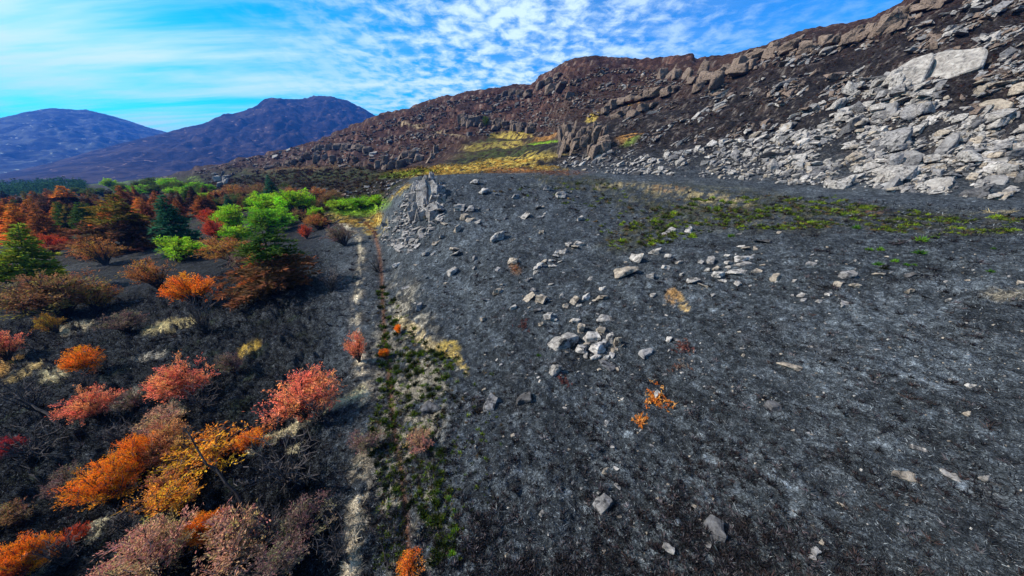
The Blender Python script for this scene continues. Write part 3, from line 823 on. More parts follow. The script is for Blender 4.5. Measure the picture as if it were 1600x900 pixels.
slab_thing('huge smooth grey slab split by one slanting crack high on the slope', [
    ([(1391, 130), (1390, 119), (1402, 104), (1426, 90), (1459, 79), (1461, 86), (1452, 106), (1441, 130), (1424, 133), (1408, 137)], 4.5, (1425, 132), 40, 'pale', .8),
    ([(1463, 80), (1500, 77), (1538, 70), (1544, 78), (1534, 104), (1503, 115), (1474, 127), (1444, 130), (1455, 106)], 5.0, (1490, 122), 40, 'pale', .8)])
slab_thing('solid fractured pale rock face above the track, split into three leaning pieces', [
    ([(651, 296), (655, 282), (664, 279), (668, 296), (664, 322), (657, 334), (650, 320)], 1.6, (660, 332), 22, 'pale', .3),
    ([(667, 284), (676, 280), (684, 290), (682, 312), (676, 322), (669, 316)], 1.6, (676, 322), 22, 'pale', .3),
    ([(664, 326), (672, 318), (683, 318), (686, 334), (678, 342), (666, 340)], 1.2, (676, 342), 25, 'pale', .3)], 'cliff', 'rock face')
slab_thing('leaning grey block with a flat face in the middle of the scree', [([(1358, 190), (1372, 164), (1403, 158), (1400, 178), (1392, 190), (1372, 194)], 3.0, (1380, 192), 30, 'grey', .6)])
slab_thing('broad sandy boulder beside the huge split slab', [([(1527, 163), (1540, 155), (1566, 151), (1586, 158), (1580, 168), (1560, 174), (1538, 170)], 3.0, (1555, 172), 30, 'tan', .6)])
slab_thing('large flat pale slab at the foot of the coarse scree', [([(1436, 293), (1446, 282), (1466, 276), (1488, 279), (1490, 287), (1476, 295), (1455, 300)], 1.6, (1460, 298), 45, 'pale', .35)])
slab_thing('long pale slab tilting along the foot of the scree, beside the large flat one', [([(1357, 297), (1368, 289), (1386, 283), (1400, 272), (1408, 276), (1398, 290), (1386, 298)], 1.4, (1380, 296), 45, 'grey', .35)])
slab_thing('wide grey slab in the heart of the coarse scree', [([(1392, 248), (1402, 238), (1428, 234), (1447, 240), (1440, 252), (1416, 262), (1400, 260)], 1.8, (1418, 256), 40, 'grey', .4)])
slab_thing('dark faced slab standing on edge above the wide grey one', [([(1455, 245), (1462, 232), (1478, 215), (1500, 205), (1494, 222), (1476, 240), (1464, 250)], 1.8, (1470, 243), 40, 'grey', .4)])
slab_thing('squared grey slab near the far end of the coarse scree', [([(1536, 280), (1542, 274), (1570, 272), (1576, 279), (1568, 290), (1545, 288)], 1.8, (1555, 288), 30, 'grey', .35)])
slab_thing('flat topped grey slab lodged above the squared one', [([(1534, 252), (1562, 247), (1576, 246), (1572, 254), (1545, 259)], 1.4, (1555, 258), 45, 'pale', .3)])
slab_thing('tilted pale slab alone on dark ground at the upper edge of the scree', [([(1215, 205), (1226, 193), (1238, 190), (1236, 198), (1224, 207)], 1.4, (1225, 206), 45, 'pale', .3)])
outcrop('pale blocks propped under the huge split slab', [(1386, 134, 22, 22, 'block'), (1400, 136, 20, 20, 'block'), (1372, 138, 18, 14, 'block'), (1330, 145, 26, 18, 'block'), (1350, 152, 24, 14, 'slab'), (1304, 170, 20, 14, 'block')], tint='pale', yaw=25)
outcrop('grey stepped blocks beside the leaning grey block', [(1418, 182, 24, 16, 'block'), (1440, 178, 24, 16, 'slab'), (1410, 160, 24, 10, 'slab'), (1448, 170, 18, 10, 'block'), (1332, 172, 20, 10, 'block'), (1316, 182, 14, 10, 'block')], tint='grey', yaw=25)
outcrop('orange stained boulders beside the huge split slab', [(1528, 148, 18, 14, 'block'), (1594, 146, 20, 20, 'round'), (1560, 135, 26, 8, 'slab'), (1535, 132, 26, 8, 'slab')], tint='tan', yaw=15)
# crags along the skyline of the near ridge
crest = [(1092, 122), (1110, 116), (1128, 110), (1146, 104), (1164, 95), (1182, 88), (1200, 82), (1218, 75), (1236, 70), (1254, 64), (1272, 62), (1290, 60), (1308, 56), (1326, 54), (1344, 51), (1362, 48), (1380, 40), (1398, 30), (1416, 18), (1434, 8), (1452, 2), (1470, -8)]
for a0, b0, lb in ((0, 7, 'lower end of the brown crag line where it meets the far hill'), (7, 16, 'brown crag wall along the middle of the ridge crest'), (16, 22, 'highest brown crag at the top of the ridge')):
    bl = []
    for x, y in crest[a0:b0]:
        for q in range(5):
            wq = rr_.choice((7, 9, 12, 17, 24)) * rr_.uniform(.8, 1.2)
            bl.append((x + rr_.uniform(-12, 12), y + rr_.uniform(2, 7) + q * rr_.uniform(1.5, 5), wq, wq * rr_.uniform(.45, 1.1), rr_.choice(('tall', 'block', 'block', 'round', 'slab'))))
    outcrop(lb, bl, tint='brown', yaw=25, name='crag', cat='crag', jit=.35)
far = [(846, 138, 14, 12), (858, 132, 14, 10), (872, 124, 14, 9), (800, 148, 12, 9), (812, 149, 12, 9), (824, 150, 12, 9), (788, 150, 12, 7)]
outcrop('round topped dark knoll crag on the far skyline', far[3:], tint='brown', name='crag', cat='crag')
outcrop('pale edged cliff corner where the far hill steps up', far[:3] + [(862, 146, 18, 14), (878, 142, 18, 12)], tint='brown', name='crag', cat='crag')
outcrop('flat topped dark crag on the far skyline beside the notch', [(x, 122, 14, 14, 'block') for x in (1034, 1046, 1058, 1070)] + [(1077, 124, 8, 16, 'tall')], tint='brown', name='crag', cat='crag')


# ------------------------------------------------------------------ scree
def in_poly(pts, x, y):
    c = np.zeros(len(x), bool); n = len(pts)
    for i in range(n):
        (x0, y0), (x1, y1) = pts[i], pts[(i + 1) % n]
        m = ((y0 > y) != (y1 > y))
        with np.errstate(divide='ignore', invalid='ignore'):
            xx = (x1 - x0) * (y - y0) / (y1 - y0) + x0
        c ^= m & (x < xx)
    return c


def sample_poly(pts, n):
    a = np.array(pts); out = []
    while sum(len(o) for o in out) < n:
        x = RNG.uniform(a[:, 0].min(), a[:, 0].max(), n * 3); y = RNG.uniform(a[:, 1].min(), a[:, 1].max(), n * 3)
        m = in_poly(pts, x, y)
        out.append(np.stack([x[m], y[m]], 1))
    return np.concatenate(out)[:n]


SCREE = [(862, 262), (880, 246), (930, 240), (1000, 232), (1060, 238), (1130, 224), (1200, 208), (1240, 190), (1300, 176), (1330, 148), (1400, 134), (1480, 146), (1478, 176), (1520, 190), (1605, 176), (1620, 318), (1500, 306), (1400, 300), (1330, 296), (1240, 288), (1150, 280), (1080, 276), (960, 272)]
UPPER = [(1000, 165), (1090, 120), (1200, 85), (1340, 58), (1420, 20), (1520, -20), (1605, -20), (1605, 178), (1520, 185), (1480, 140), (1380, 130), (1300, 170), (1200, 205), (1100, 225), (960, 236), (960, 205)]
FLANK = [(604, 345), (640, 300), (662, 282), (694, 288), (690, 345), (662, 372), (640, 398), (612, 392), (597, 375)]
HILL = [(560, 205), (668, 165), (790, 142), (845, 132), (930, 106), (1075, 112), (1080, 130), (980, 160), (900, 200), (860, 212), (720, 212), (690, 245), (600, 268), (520, 262), (430, 262), (330, 288), (300, 268), (400, 246)]
RUBBLE = [(560, 300), (600, 280), (640, 282), (620, 305), (590, 335), (560, 312), (500, 306), (460, 312), (500, 292)]
SLOPE = [(690, 290), (900, 300), (960, 400), (1250, 380), (1600, 400), (1600, 600), (1000, 640), (700, 560), (620, 430), (660, 400)]
def patch(p, su, sv, ang, seed):
    ca_, sa_ = math.cos(R(ang)), math.sin(R(ang))
    return float(fbm(np.array([(p[0] * ca_ + p[1] * sa_) / su]), np.array([(-p[0] * sa_ + p[1] * ca_) / sv]), 3, seed, .55)[0])


ROCKS = []           # px, py, width px, tint, tag
for p in sample_poly(SCREE, 3600):
    if patch(p, 70, 30, -25, 301) < -.22: continue
    east_ = float(np.clip((p[0] - 900) / 600, 0, 1))
    low_ = 1.0
    ROCKS.append((p[0], p[1], (5.0 + 5.2 * east_) * math.exp(min(.95, RNG.normal(0, .52))), RNG.choice(['pale', 'pale', 'grey', 'pale', 'grey', 'white', 'soot', 'pale', 'tan']), 's'))
for p in sample_poly(SCREE, 2600):
    if patch(p, 70, 30, -25, 301) < -.35: continue
    ROCKS.append((p[0], p[1], 3.4 * math.exp(RNG.normal(0, .35)), RNG.choice(['pale', 'grey', 'soot', 'tan']), 'g'))
for k_ in range(len(ROCKS)):
    r_ = ROCKS[k_]
    if r_[0] > 1180 and r_[4] == 's' and RNG.random() < .085: ROCKS[k_] = (r_[0], r_[1], min(46, r_[2] * RNG.uniform(1.7, 2.6)), r_[3], 's')
for p in sample_poly(UPPER, 4200):
    if patch(p, 85, 20, -24, 311) < .06: continue
    ROCKS.append((p[0], p[1], (4.5 + 5.5 * np.clip((p[0] - 1000) / 500, 0, 1)) * math.exp(RNG.normal(0, .5)), RNG.choice(['grey', 'brown', 'grey', 'pale', 'brown']), 'u'))
for p in sample_poly(FLANK, 420):
    ROCKS.append((p[0], p[1], 7.0 * math.exp(RNG.normal(0, .38)), RNG.choice(['pale', 'pale', 'grey', 'white']), 'f'))
for p in sample_poly(HILL, 5200):
    if patch(p, 60, 14, -8, 321) < .0: continue
    ROCKS.append((p[0], p[1], 3.3 * math.exp(RNG.normal(0, .5)), RNG.choice(['brown', 'brown', 'brown', 'pale', 'soot']), 'h'))
for p in sample_poly(RUBBLE, 150):
    ROCKS.append((p[0], p[1], 4.6 * math.exp(RNG.normal(0, .4)), RNG.choice(['grey', 'brown', 'pale']), 'h'))
for p in np.concatenate([sample_poly(SLOPE, 900), sample_poly([(720, 560), (1600, 520), (1600, 900), (730, 900)], 420)]):
    ROCKS.append((p[0], p[1], 3.2 * math.exp(RNG.normal(0, .45)), RNG.choice(['grey', 'pale', 'soot', 'tan']), 'p'))
hh = hits([r[0] for r in ROCKS], [r[1] for r in ROCKS])
ROCKS = [(r, h) for r, h in zip(ROCKS, hh) if np.isfinite(h[0])]
ROCKS.sort(key=lambda q: -q[0][2] if q[0][4] in 'sf' else 0)
n_single = 0
ROCKWORD = {'pale': 'pale grey', 'grey': 'mid grey', 'white': 'whitish', 'soot': 'sooty', 'tan': 'sandy'}
SCREE_LABELS = {
    's0': ('%s among the finer western end of the broad scree', 'stones of the finer scree end'),
    's1': ('%s in the middle of the broad scree', 'rocks of the middle scree'),
    's2': ('%s lying in the coarse scree below the huge split slab', 'slabs of the coarse scree'),
    'f': ('%s tumbled on the rubble flank of the rock rib', 'rocks on the flank of the rib')}
stuff_v, stuff_f, stuff_c = [], [], []
CH = []
for me_ in CHIP:
    v_ = np.empty(len(me_.vertices) * 3, np.float32); me_.vertices.foreach_get('co', v_)
    f_ = np.array([list(p.vertices) for p in me_.polygons], np.int32)
    CH.append((v_.reshape(-1, 3), f_))
off = 0
for (x, y, w_, tn, tag_), h in ROCKS:
    dip = -22 if tag_ in 'su' else 0
    if tag_ in 'sf' and n_single < 150:
        n_single += 1
        key = 'f' if tag_ == 'f' else ('s0' if x < 1080 else 's1' if x < 1330 else 's2')
        kd_ = random.choice(('slab', 'slab', 'block', 'block', 'round'))
        lab_ = SCREE_LABELS[key][0] % (('large ' if w_ > 17 else '') + ROCKWORD[tn] + ' ' + {'slab': 'slab', 'block': 'block', 'round': 'boulder'}[kd_])
        place_rock(x, y, w_, kd_, tn, lab_, SCREE_LABELS[key][1], yaw=random.gauss(24, 20), tilt=random.gauss(dip * .6, 14), sink=.05, squash=1.1, h=h)
        continue
    v_, f_ = CH[RNG.integers(len(CH))]
    s_ = w_ * h[3] * edge(x)
    m_ = np.array((axis_rot(R(RNG.normal(18, 26)), R(RNG.normal(dip * .6, 14)), RNG.normal(0, .3))).to_matrix())
    sc_ = np.array([s_, s_ * RNG.uniform(.8, 1.3), s_ * RNG.uniform(.8, 1.4)])
    if tag_ == 'u': sc_ = sc_ * np.array([1.5, .8, .75])
    vv = (v_ * sc_) @ m_.T + np.array([h[0], h[1], h[2] + .10 * s_])
    stuff_v.append(vv); stuff_f.append(f_ + off); off += len(v_)
    t = np.array(ROCKTINT[tn]) * RNG.uniform(.75, 1.2)
    stuff_c.append(np.broadcast_to(t, vv.shape))
me = bpy.data.meshes.new('small_rocks')
np_mesh(me, np.concatenate(stuff_v), np.concatenate(stuff_f), False, np.concatenate(stuff_c), [M['rock']])
link('scree_rubble', me, kind='stuff')

# ------------------------------------------------------------------ plants: materials
def leaf_mat(name, transl=.35):
    m, k = mat(name)
    oi = k.n('ShaderNodeObjectInfo')
    att = k.n('ShaderNodeVertexColor', layer_name='tint').outputs[0]
    c = k.mix(1.0, att, oi.outputs['Color'], 'MULTIPLY')
    df = k.n('ShaderNodeBsdfDiffuse', {0: c}); tr = k.n('ShaderNodeBsdfTranslucent', {0: c})
    mx = k.n('ShaderNodeMixShader', {0: transl, 1: df.outputs[0], 2: tr.outputs[0]})
    k.n('ShaderNodeOutputMaterial', {0: mx.outputs[0]})
    return m


M['leaf'] = leaf_mat('leaf'); M['blade'] = leaf_mat('grass_blade', .2)
M['bark'], k = mat('charred_bark')
pos = k.n('ShaderNodeNewGeometry').outputs['Position']
nz = k.noise(pos, 9.0, 4.0, .6)
finish(k, k.mix(1.0, k.mix(1.0, k.mix(nz, (.012, .011, .012, 1), (.060, .050, .046, 1)), k.n('ShaderNodeVertexColor', layer_name='tint').outputs[0], 'MULTIPLY'), k.n('ShaderNodeObjectInfo').outputs['Color'], 'MULTIPLY'), .85, nz, .5, .03, .2)


class MB:
    """collects tubes and leaf quads as numpy arrays"""
    def __init__(s):
        s.v, s.f, s.c, s.n = [], [], [], 0

    def add(s, v, f, c):
        v = np.asarray(v, float); s.v.append(v); s.f.append(np.asarray(f, np.int32) + s.n)
        s.c.append(np.broadcast_to(np.asarray(c, float), v.shape)); s.n += len(v)

    def tube(s, pts, r0, r1, sides=4, col=(1, 1, 1)):
        pts = np.asarray(pts, float); n = len(pts)
        t = np.gradient(pts, axis=0); t /= np.linalg.norm(t, axis=1)[:, None] + 1e-9
        a = np.cross(t, [0.31, .17, .93]); a /= np.linalg.norm(a, axis=1)[:, None] + 1e-9
        b = np.cross(t, a)
        rad = np.linspace(r0, r1, n)[:, None]
        ring = [pts + rad * (math.cos(q) * a + math.sin(q) * b) for q in np.arange(sides) * 2 * math.pi / sides]
        v = np.stack(ring, 1).reshape(-1, 3)
        f = []
        for i in range(n - 1):
            for q in range(sides):
                q2 = (q + 1) % sides
                f.append((i * sides + q, i * sides + q2, (i + 1) * sides + q2, (i + 1) * sides + q))
        s.add(v, f, col)

    def leaves(s, p, size, rng, col, elong=1.6, up=.0, axis=None):
        """rhombic leaves at points p; axis: preferred long direction"""
        n = len(p)
        d = rng.normal(size=(n, 3)); d[:, 2] += up
        if axis is not None: d = d * .45 + axis
        d /= np.linalg.norm(d, axis=1)[:, None]
        e = np.cross(d, rng.normal(size=(n, 3))); e /= np.linalg.norm(e, axis=1)[:, None] + 1e-9
        sz = (size * rng.uniform(.65, 1.35, n))[:, None]
        v = np.stack([p, p + d * sz * elong * .5 + e * sz * .5, p + d * sz * elong, p + d * sz * elong * .5 - e * sz * .5], 1).reshape(-1, 3)
        f = np.arange(n * 4).reshape(-1, 4)
        s.add(v, f, np.repeat(col, 4, axis=0) if np.ndim(col) == 2 else col)

    def mesh(s, name, m):
        me = bpy.data.meshes.new(name)
        np_mesh(me, np.concatenate(s.v), np.concatenate(s.f), False, np.concatenate(s.c), [m])
        return me


def bez(a, b, c, n):
    t = np.linspace(0, 1, n)[:, None]
    return (1 - t) ** 2 * a + 2 * t * (1 - t) * b + t * t * c


def sapling(seed, nbr=30, ntw=8, nlf=9, lsize=.036, low=.35, lopside=0.0, elong=3.0):
    """many-stemmed young birch or rowan of unit width and height: trunk stems, twigs, crown"""
    rng = np.random.default_rng(seed)
    st, tw, cr = MB(), MB(), MB()
    main = [rng.uniform(0, 6.28) for _ in range(4)]
    for i in range(nbr):
        ang = main[i % 4] + rng.normal(0, .75); rho = math.sqrt(rng.uniform(.02, 1)) * .47
        zt = low + (1 - low) * math.sqrt(max(0, 1 - (rho / .5) ** 2)) * rng.uniform(.72, 1.05)
        tip = np.array([math.cos(ang) * rho + lopside * .2, math.sin(ang) * rho, zt])
        b0 = np.array([rng.normal(0, .02), rng.normal(0, .02), -.06])
        mid = np.array([tip[0] * .3, tip[1] * .3, zt * .55]) + rng.normal(0, .04, 3)
        path = bez(b0, mid, tip, 6)
        st.tube(path, .015, .004, 4)
        hue = rng.uniform(.72, 1.25); gshift = max(-.12, rng.normal(.12, .32))
        for q in range(ntw):
            t = rng.uniform(.38, 1.0); p0 = path[min(5, int(t * 5))] * (1 - (t * 5 % 1)) + path[min(5, int(t * 5) + 1)] * (t * 5 % 1)
            dr = rng.normal(size=3) * .75 + (tip - b0) * .8 + np.array([0, 0, .35]); dr /= np.linalg.norm(dr)
            L = rng.uniform(.08, .20)
            p1 = p0 + dr * L
            tg = rng.uniform(.8, 4.0); tw.tube(np.stack([p0, (p0 + p1) / 2 + rng.normal(0, .01, 3), p1]), .0040, .0016, 3, (tg * 1.15, tg * .92, tg * .88))
            if t < .5 and rng.random() < .7: continue
            tt = rng.uniform(.1, 1.05, nlf)[:, None]
            pp = p0 + (p1 - p0) * tt + rng.normal(0, .018, (nlf, 3))
            cl = np.ones((nlf, 3)) * hue * rng.uniform(.7, 1.3, (nlf, 1)); cl[:, 1] *= 1 + gshift + rng.normal(0, .12, nlf); cl[:, 2] *= 1 + rng.normal(0, .1, nlf)
            cr.leaves(pp, lsize, rng, np.clip(cl, .2, 2.2), elong, axis=dr * .95 + np.array([0, 0, .15]))
    return st.mesh('stems', M['bark']), tw.mesh('twigs', M['bark']), cr.mesh('crown', M['leaf'])


SAP = [sapling(1000 + i, 36, 13, 10, .0135, lopside=(i % 3 - 1) * .5, low=(.2, .3, .15)[i % 3]) for i in range(6)]
SAPFULL = [sapling(1100 + i, 46, 15, 17, .0115, .12) for i in range(5)]
SAPFINE = [sapling(1150 + i, 48, 16, 26, .0080, .10, elong=3.6) for i in range(3)]
SHRUB = [sapling(1200 + i, 50, 11, 18, .018, .25) for i in range(3)]
BARE = [sapling(1300 + i, 26, 12, 0, .03, .35) for i in range(4)] if False else None


def bare(seed):
    rng = np.random.default_rng(seed)
    st, tw = MB(), MB()
    for i in range(17):
        ang = rng.uniform(0, 6.28); rho = rng.uniform(.1, .5); zt = rng.uniform(.45, 1)
        tip = np.array([math.cos(ang) * rho, math.sin(ang) * rho, zt]); b0 = np.array([rng.normal(0, .03), rng.normal(0, .03), -.06])
        path = bez(b0, np.array([tip[0] * .3, tip[1] * .3, zt * .5]) + rng.normal(0, .05, 3), tip, 6)
        st.tube(path, .013, .003, 4)
        for q in range(13):
            t = rng.uniform(.25, .98); k_ = min(4, int(t * 5)); p0 = path[k_] * (1 - (t * 5 - k_)) + path[k_ + 1] * (t * 5 - k_)
            dr = rng.normal(size=3) * .7 + (tip - b0) + np.array([0, 0, .3]); dr /= np.linalg.norm(dr)
            p1 = p0 + dr * rng.uniform(.08, .25)
            g = rng.uniform(.8, 3.0)
            tw.tube(np.stack([p0, (p0 + p1) / 2 + rng.normal(0, .015, 3), p1]), .005, .0018, 3, (g, g * .95, g * .9))
    return st.mesh('stems', M['bark']), tw.mesh('twigs', M['bark'])


BARES = [bare(1400 + i) for i in range(4)]

LEAFCOL = {'orange': (1.0, .235, .020), 'coral': (.98, .26, .135), 'pink': (.62, .275, .175), 'yellow': (.88, .32, .035), 'red': (.66, .085, .03), 'brown': (.31, .145, .062), 'rust': (.52, .185, .052),
           'green': (.20, .38, .022), 'lime': (.33, .46, .026), 'dusk': (.24, .135, .105), 'crimson': (.42, .035, .04), 'olive': (.10, .12, .025), 'ochre': (.45, .21, .03), 'salmon': (.68, .24, .10)}


def sapling_at(x, y, wpx, hpx, col, label, kind='sap', group=None, name='sapling', cat='sapling', rot=None, twig=(1, 1, 1)):
    h = hit(x, y)
    if not np.isfinite(h[0]): return
    st, tw, cr = random.choice({'sap': SAP, 'full': SAPFULL, 'shrub': SHRUB, 'fine': SAPFINE}[kind])
    root = link(name, None, None, None, label, cat, group)
    root.location = (h[0], h[1], h[2]); root.rotation_euler = (0, 0, random.uniform(0, 6.28) if rot is None else rot)
    w_ = wpx * h[3] * (edge(x) if y > 420 else 1)
    root.scale = (w_ * 1.02, w_ * .93, hpx * h[3] * (.90 if y > 420 else 1.02))
    a = link('trunk', st, root); a.color = (1, 1, 1, 1)
    b = link('twigs', tw, root, 'stuff'); b.color = (*[1.2 * t for t in twig], 1)
    c = link('crown', cr, root); cc = LEAFCOL[col]; c.color = (*cc, 1)
    return root


def bare_at(x, y, wpx, hpx, label, group=None, tone=1.3):
    h = hit(x, y)
    st, tw = random.choice(BARES)
    root = link('bare_shrub', None, None, None, label, 'shrub', group)
    root.location = (h[0], h[1], h[2]); root.rotation_euler = (0, 0, random.uniform(0, 6.28))
    w_ = wpx * h[3] * edge(x); root.scale = (w_, w_, hpx * h[3])
    link('trunk', st, root).color = (1, 1, 1, 1)
    link('twigs', tw, root, 'stuff').color = (tone, tone * .96, tone * .95, 1)


for b in [
    (12, 562, 78, 52, 'coral', 'coral pink sapling above the ochre grass streaks', 'full'),
    (138, 586, 76, 52, 'orange', 'rounded flame orange sapling standing alone in burnt heather', 'full'),
    (154, 652, 92, 60, 'coral', 'coral sapling spreading over a pale grass streak', 'full'),
    (296, 620, 100, 74, 'coral', 'broad coral pink sapling with an orange flank, beside a dusky twiggy one', 'full'),
    (480, 650, 116, 84, 'coral', 'wide coral sapling leaning over the pale bank that leaves the track', 'full'),
    (562, 565, 42, 56, 'coral', 'thin coral sapling growing on the sandy track', 'sap'),
    (625, 521, 16, 17, 'orange', 'tiny orange sapling above the ditch bend', 'shrub'),
    (601, 558, 18, 16, 'orange', 'tiny orange bush sitting in the ditch', 'shrub'),
    (308, 476, 86, 56, 'orange', 'orange sapling with a red crown beside a bare dark shrub', 'full'),
    (252, 452, 76, 54, 'rust', 'rust red sapling under the bright green shrub', 'sap'),
    (98, 492, 170, 74, 'brown', 'very broad brownish red thicket below the green conifer', 'full'),
    (40, 486, 90, 56, 'dusk', 'dark dusky sapling at the edge of the brownish red thicket', 'sap'),
    (150, 486, 76, 50, 'rust', 'rusty sapling at the sunny end of the brownish red thicket', 'sap'),
    (86, 398, 44, 32, 'red', 'small red sapling beyond the green conifer', 'full'),
    (166, 414, 62, 40, 'rust', 'sparse copper sapling in front of the dark brown conifer', 'sap'),
    (330, 352, 32, 24, 'red', 'scarlet sapling behind the green bushes, upper of two', 'full'),
    (343, 376, 34, 34, 'red', 'scarlet sapling behind the green bushes, lower of two', 'full'),
    (365, 408, 84, 38, 'rust', 'rust brown sapling in front of the green bushes', 'full'),
    (385, 432, 60, 44, 'dusk', 'dusky pink twiggy sapling against the two coloured conifer', 'sap'),
    (180, 790, 118, 92, 'orange', 'biggest blazing orange sapling with a long low arm of leaves', 'fine'),
    (228, 740, 90, 74, 'orange', 'orange sapling joined to the biggest orange one', 'fine'),
    (292, 716, 110, 84, 'salmon', 'salmon pink sapling behind the leaning charred trunk', 'fine'),
    (330, 722, 150, 62, 'yellow', 'golden yellow sapling at the tip of the leaning charred trunk', 'sap'),
    (262, 812, 120, 66, 'yellow', 'golden sapling with thin gaps between two orange ones', 'sap'),
    (48, 896, 112, 74, 'orange', 'fiery red orange sapling in the near corner', 'fine'),
    (30, 902, 84, 50, 'red', 'red sapling tucked against the fiery corner one', 'full'),
    (325, 842, 70, 50, 'orange', 'small orange sapling over the pale pink thicket', 'full'),
    (255, 912, 190, 110, 'pink', 'broad pale pink thicket of fine twigs', 'fine'),
    (350, 905, 150, 110, 'pink', 'dusty pink thicket shading into bare twigs', 'sap'),
    (20, 712, 54, 36, 'crimson', 'crimson sapling near the fallen dark stems', 'full'),
    (122, 850, 54, 34, 'red', 'small red tuft of leaves beside a cream grass streak', 'sap'),
    (366, 582, 46, 42, 'dusk', 'dusky twiggy sapling beside the broad coral pink one', 'sap'),
    (200, 518, 76, 36, 'dusk', 'dusky low sapling between ochre grass streaks', 'sap'),
    (92, 520, 44, 36, 'ochre', 'ochre twiggy sapling under the brownish red thicket', 'sap'),
    (540, 384, 50, 32, 'dusk', 'dusky sapling beside the far track', 'sap'),
    (480, 373, 20, 22, 'red', 'little red bush under the green bushes', 'full'),
    (498, 358, 38, 24, 'rust', 'rust coloured bush in front of the long green bank', 'full'),
    (472, 346, 30, 20, 'brown', 'brown dry bush between two green bushes', 'sap'),
    (660, 700, 50, 34, 'pink', 'faint pink sprig spreading near the ditch', 'sap'),
    (575, 700, 60, 36, 'dusk', 'dusky low sprawl where the pale bank meets the track', 'sap'),
    (280, 662, 90, 44, 'pink', 'pink sapling uphill of the salmon one', 'sap'),
    (640, 892, 46, 30, 'orange', 'orange fern tuft at the near end of the ditch', 'sap'),
    (432, 908, 110, 66, 'dusk', 'dusky twiggy sapling between the pink thicket and the sandy track', 'sap'),
    (480, 830, 90, 56, 'dusk', 'thin dusky sapling among the charred bare shrubs', 'sap'),
    (110, 770, 80, 46, 'dusk', 'dusky twigs beside the biggest orange sapling', 'sap'),
    (40, 816, 90, 46, 'brown', 'brown twiggy sapling above the fiery corner one', 'sap'),
    (400, 700, 60, 36, 'orange', 'sparse orange spray at the end of the golden yellow sapling', 'sap'),
    (262, 776, 70, 54, 'salmon', 'thin salmon sapling inside the group of orange ones', 'sap'),
    (215, 640, 60, 40, 'dusk', 'dusky twigs between two coral saplings', 'sap'),
    (400, 330, 34, 22, 'olive', 'olive bush at the back of the green bushes', 'shrub'),
]:
    sapling_at(*b)
for b in [
    (277, 408, 76, 34, 'lime', 'bright green shrub capping the rust red sapling', 'shrub'),
    (412, 342, 78, 38, 'lime', 'widest lime green bush at the back', 'shrub'),
    (468, 338, 70, 38, 'lime', 'lime green bush nearest to the long green bank', 'shrub'),
    (425, 366, 72, 36, 'green', 'mid green bush above the two coloured conifer', 'shrub'),
    (375, 362, 60, 38, 'lime', 'yellow green bush beside the scarlet saplings', 'shrub'),
    (364, 386, 60, 32, 'lime', 'pale lime bush over the rust brown sapling', 'shrub'),
    (496, 342, 26, 18, 'lime', 'smallest lime bush beside the brown dry bush', 'shrub'),
    (446, 352, 42, 24, 'green', 'dark green bush between the lime ones', 'shrub'),
    (322, 316, 30, 14, 'lime', 'small lime bush out in the brown wood', 'shrub'),
    (532, 328, 40, 16, 'lime', 'lime fern patch at the near end of the long green bank', 'shrub'),
    (566, 326, 46, 16, 'green', 'green fern patch in the middle of the long green bank', 'shrub'),
    (592, 322, 28, 16, 'lime', 'lime fern patch at the rocky end of the long green bank', 'shrub'),
    (759, 199, 12, 15, 'olive', 'single olive tree in front of the dark cliff band', 'shrub'),
]:
    sapling_at(*b, name='shrub', cat='shrub')
for b in [
    (322, 520, 76, 62, 'dark bare shrub under the orange sapling with a red crown'),
    (455, 760, 130, 90, 'large charred bare shrub behind the leaning trunk'),
    (60, 720, 130, 60, 'tangle of bare grey stems near the crimson sapling'),
    (55, 640, 110, 50, 'bare pale stems beneath the long dark leaning stem'),
    (530, 875, 80, 60, 'bare brown shrub sprawling over the sandy track'),
    (430, 850, 110, 80, 'bare dark shrub beside the dusty pink thicket'),
    (190, 700, 80, 50, 'bare shrub between the coral and the orange saplings'),
    (520, 455, 70, 40, 'faint bare shrub on the dark moor near the track'),
    (320, 640, 70, 44, 'bare shrub at the foot of the broad coral pink sapling'),
    (500, 660, 70, 50, 'bare dark base below the wide coral sapling'),
    (140, 610, 60, 40, 'bare dark base below the rounded flame orange sapling'),
    (200, 830, 90, 50, 'pale grey bare shrub under the biggest orange sapling'),
    (105, 880, 100, 60, 'bare grey twigs between the corner sapling and the pink thicket'),
    (590, 425, 40, 30, 'bare brown shrub in the far ditch'),
    (450, 420, 60, 30, 'bare twigs in the shadow of the two coloured conifer'),
]:
    bare_at(*b)

# ------------------------------------------------------------------ scorched stems that lean
def stem_at(bx, by, tx, ty, r, label):
    h = hit(bx, by)
    dep = h[1] * CP - (h[2] - CAMZ) * SP
    a, b_ = tx - 800.0, 450.0 - ty
    tip = Vector((a * dep / F, (F * CP + b_ * SP) * dep / F, CAMZ + (b_ * CP - F * SP) * dep / F))
    base = Vector(h[:3]); v = tip - base
    rng = np.random.default_rng(int(bx * 7 + by))
    mb = MB()
    n = 9
    pts = np.array([np.array(v) * t + (rng.normal(0, .03 * v.length ** .5, 3) if 0 < t < 1 else 0) for t in np.linspace(-.03, 1, n)])
    mb.tube(pts, r, r * .25, 6)
    root = link('dead_tree', mb.mesh('dead_tree', M['bark']), None, None, label, 'dead tree')
    root.location = base; root.color = (.9, .85, .85, 1)
    tw = MB()
    for q in range(14):
        t = rng.uniform(.3, .98); p0 = np.array(v) * t
        p1 = p0 + rng.normal(size=3) * v.length * .07 + np.array(v) * .07
        tw.tube(np.stack([p0, (p0 + p1) / 2 + rng.normal(0, .03, 3), p1]), r * .22, r * .08, 3)
    link('branches', tw.mesh('branches', M['bark']), root).color = (1, 1, 1, 1)


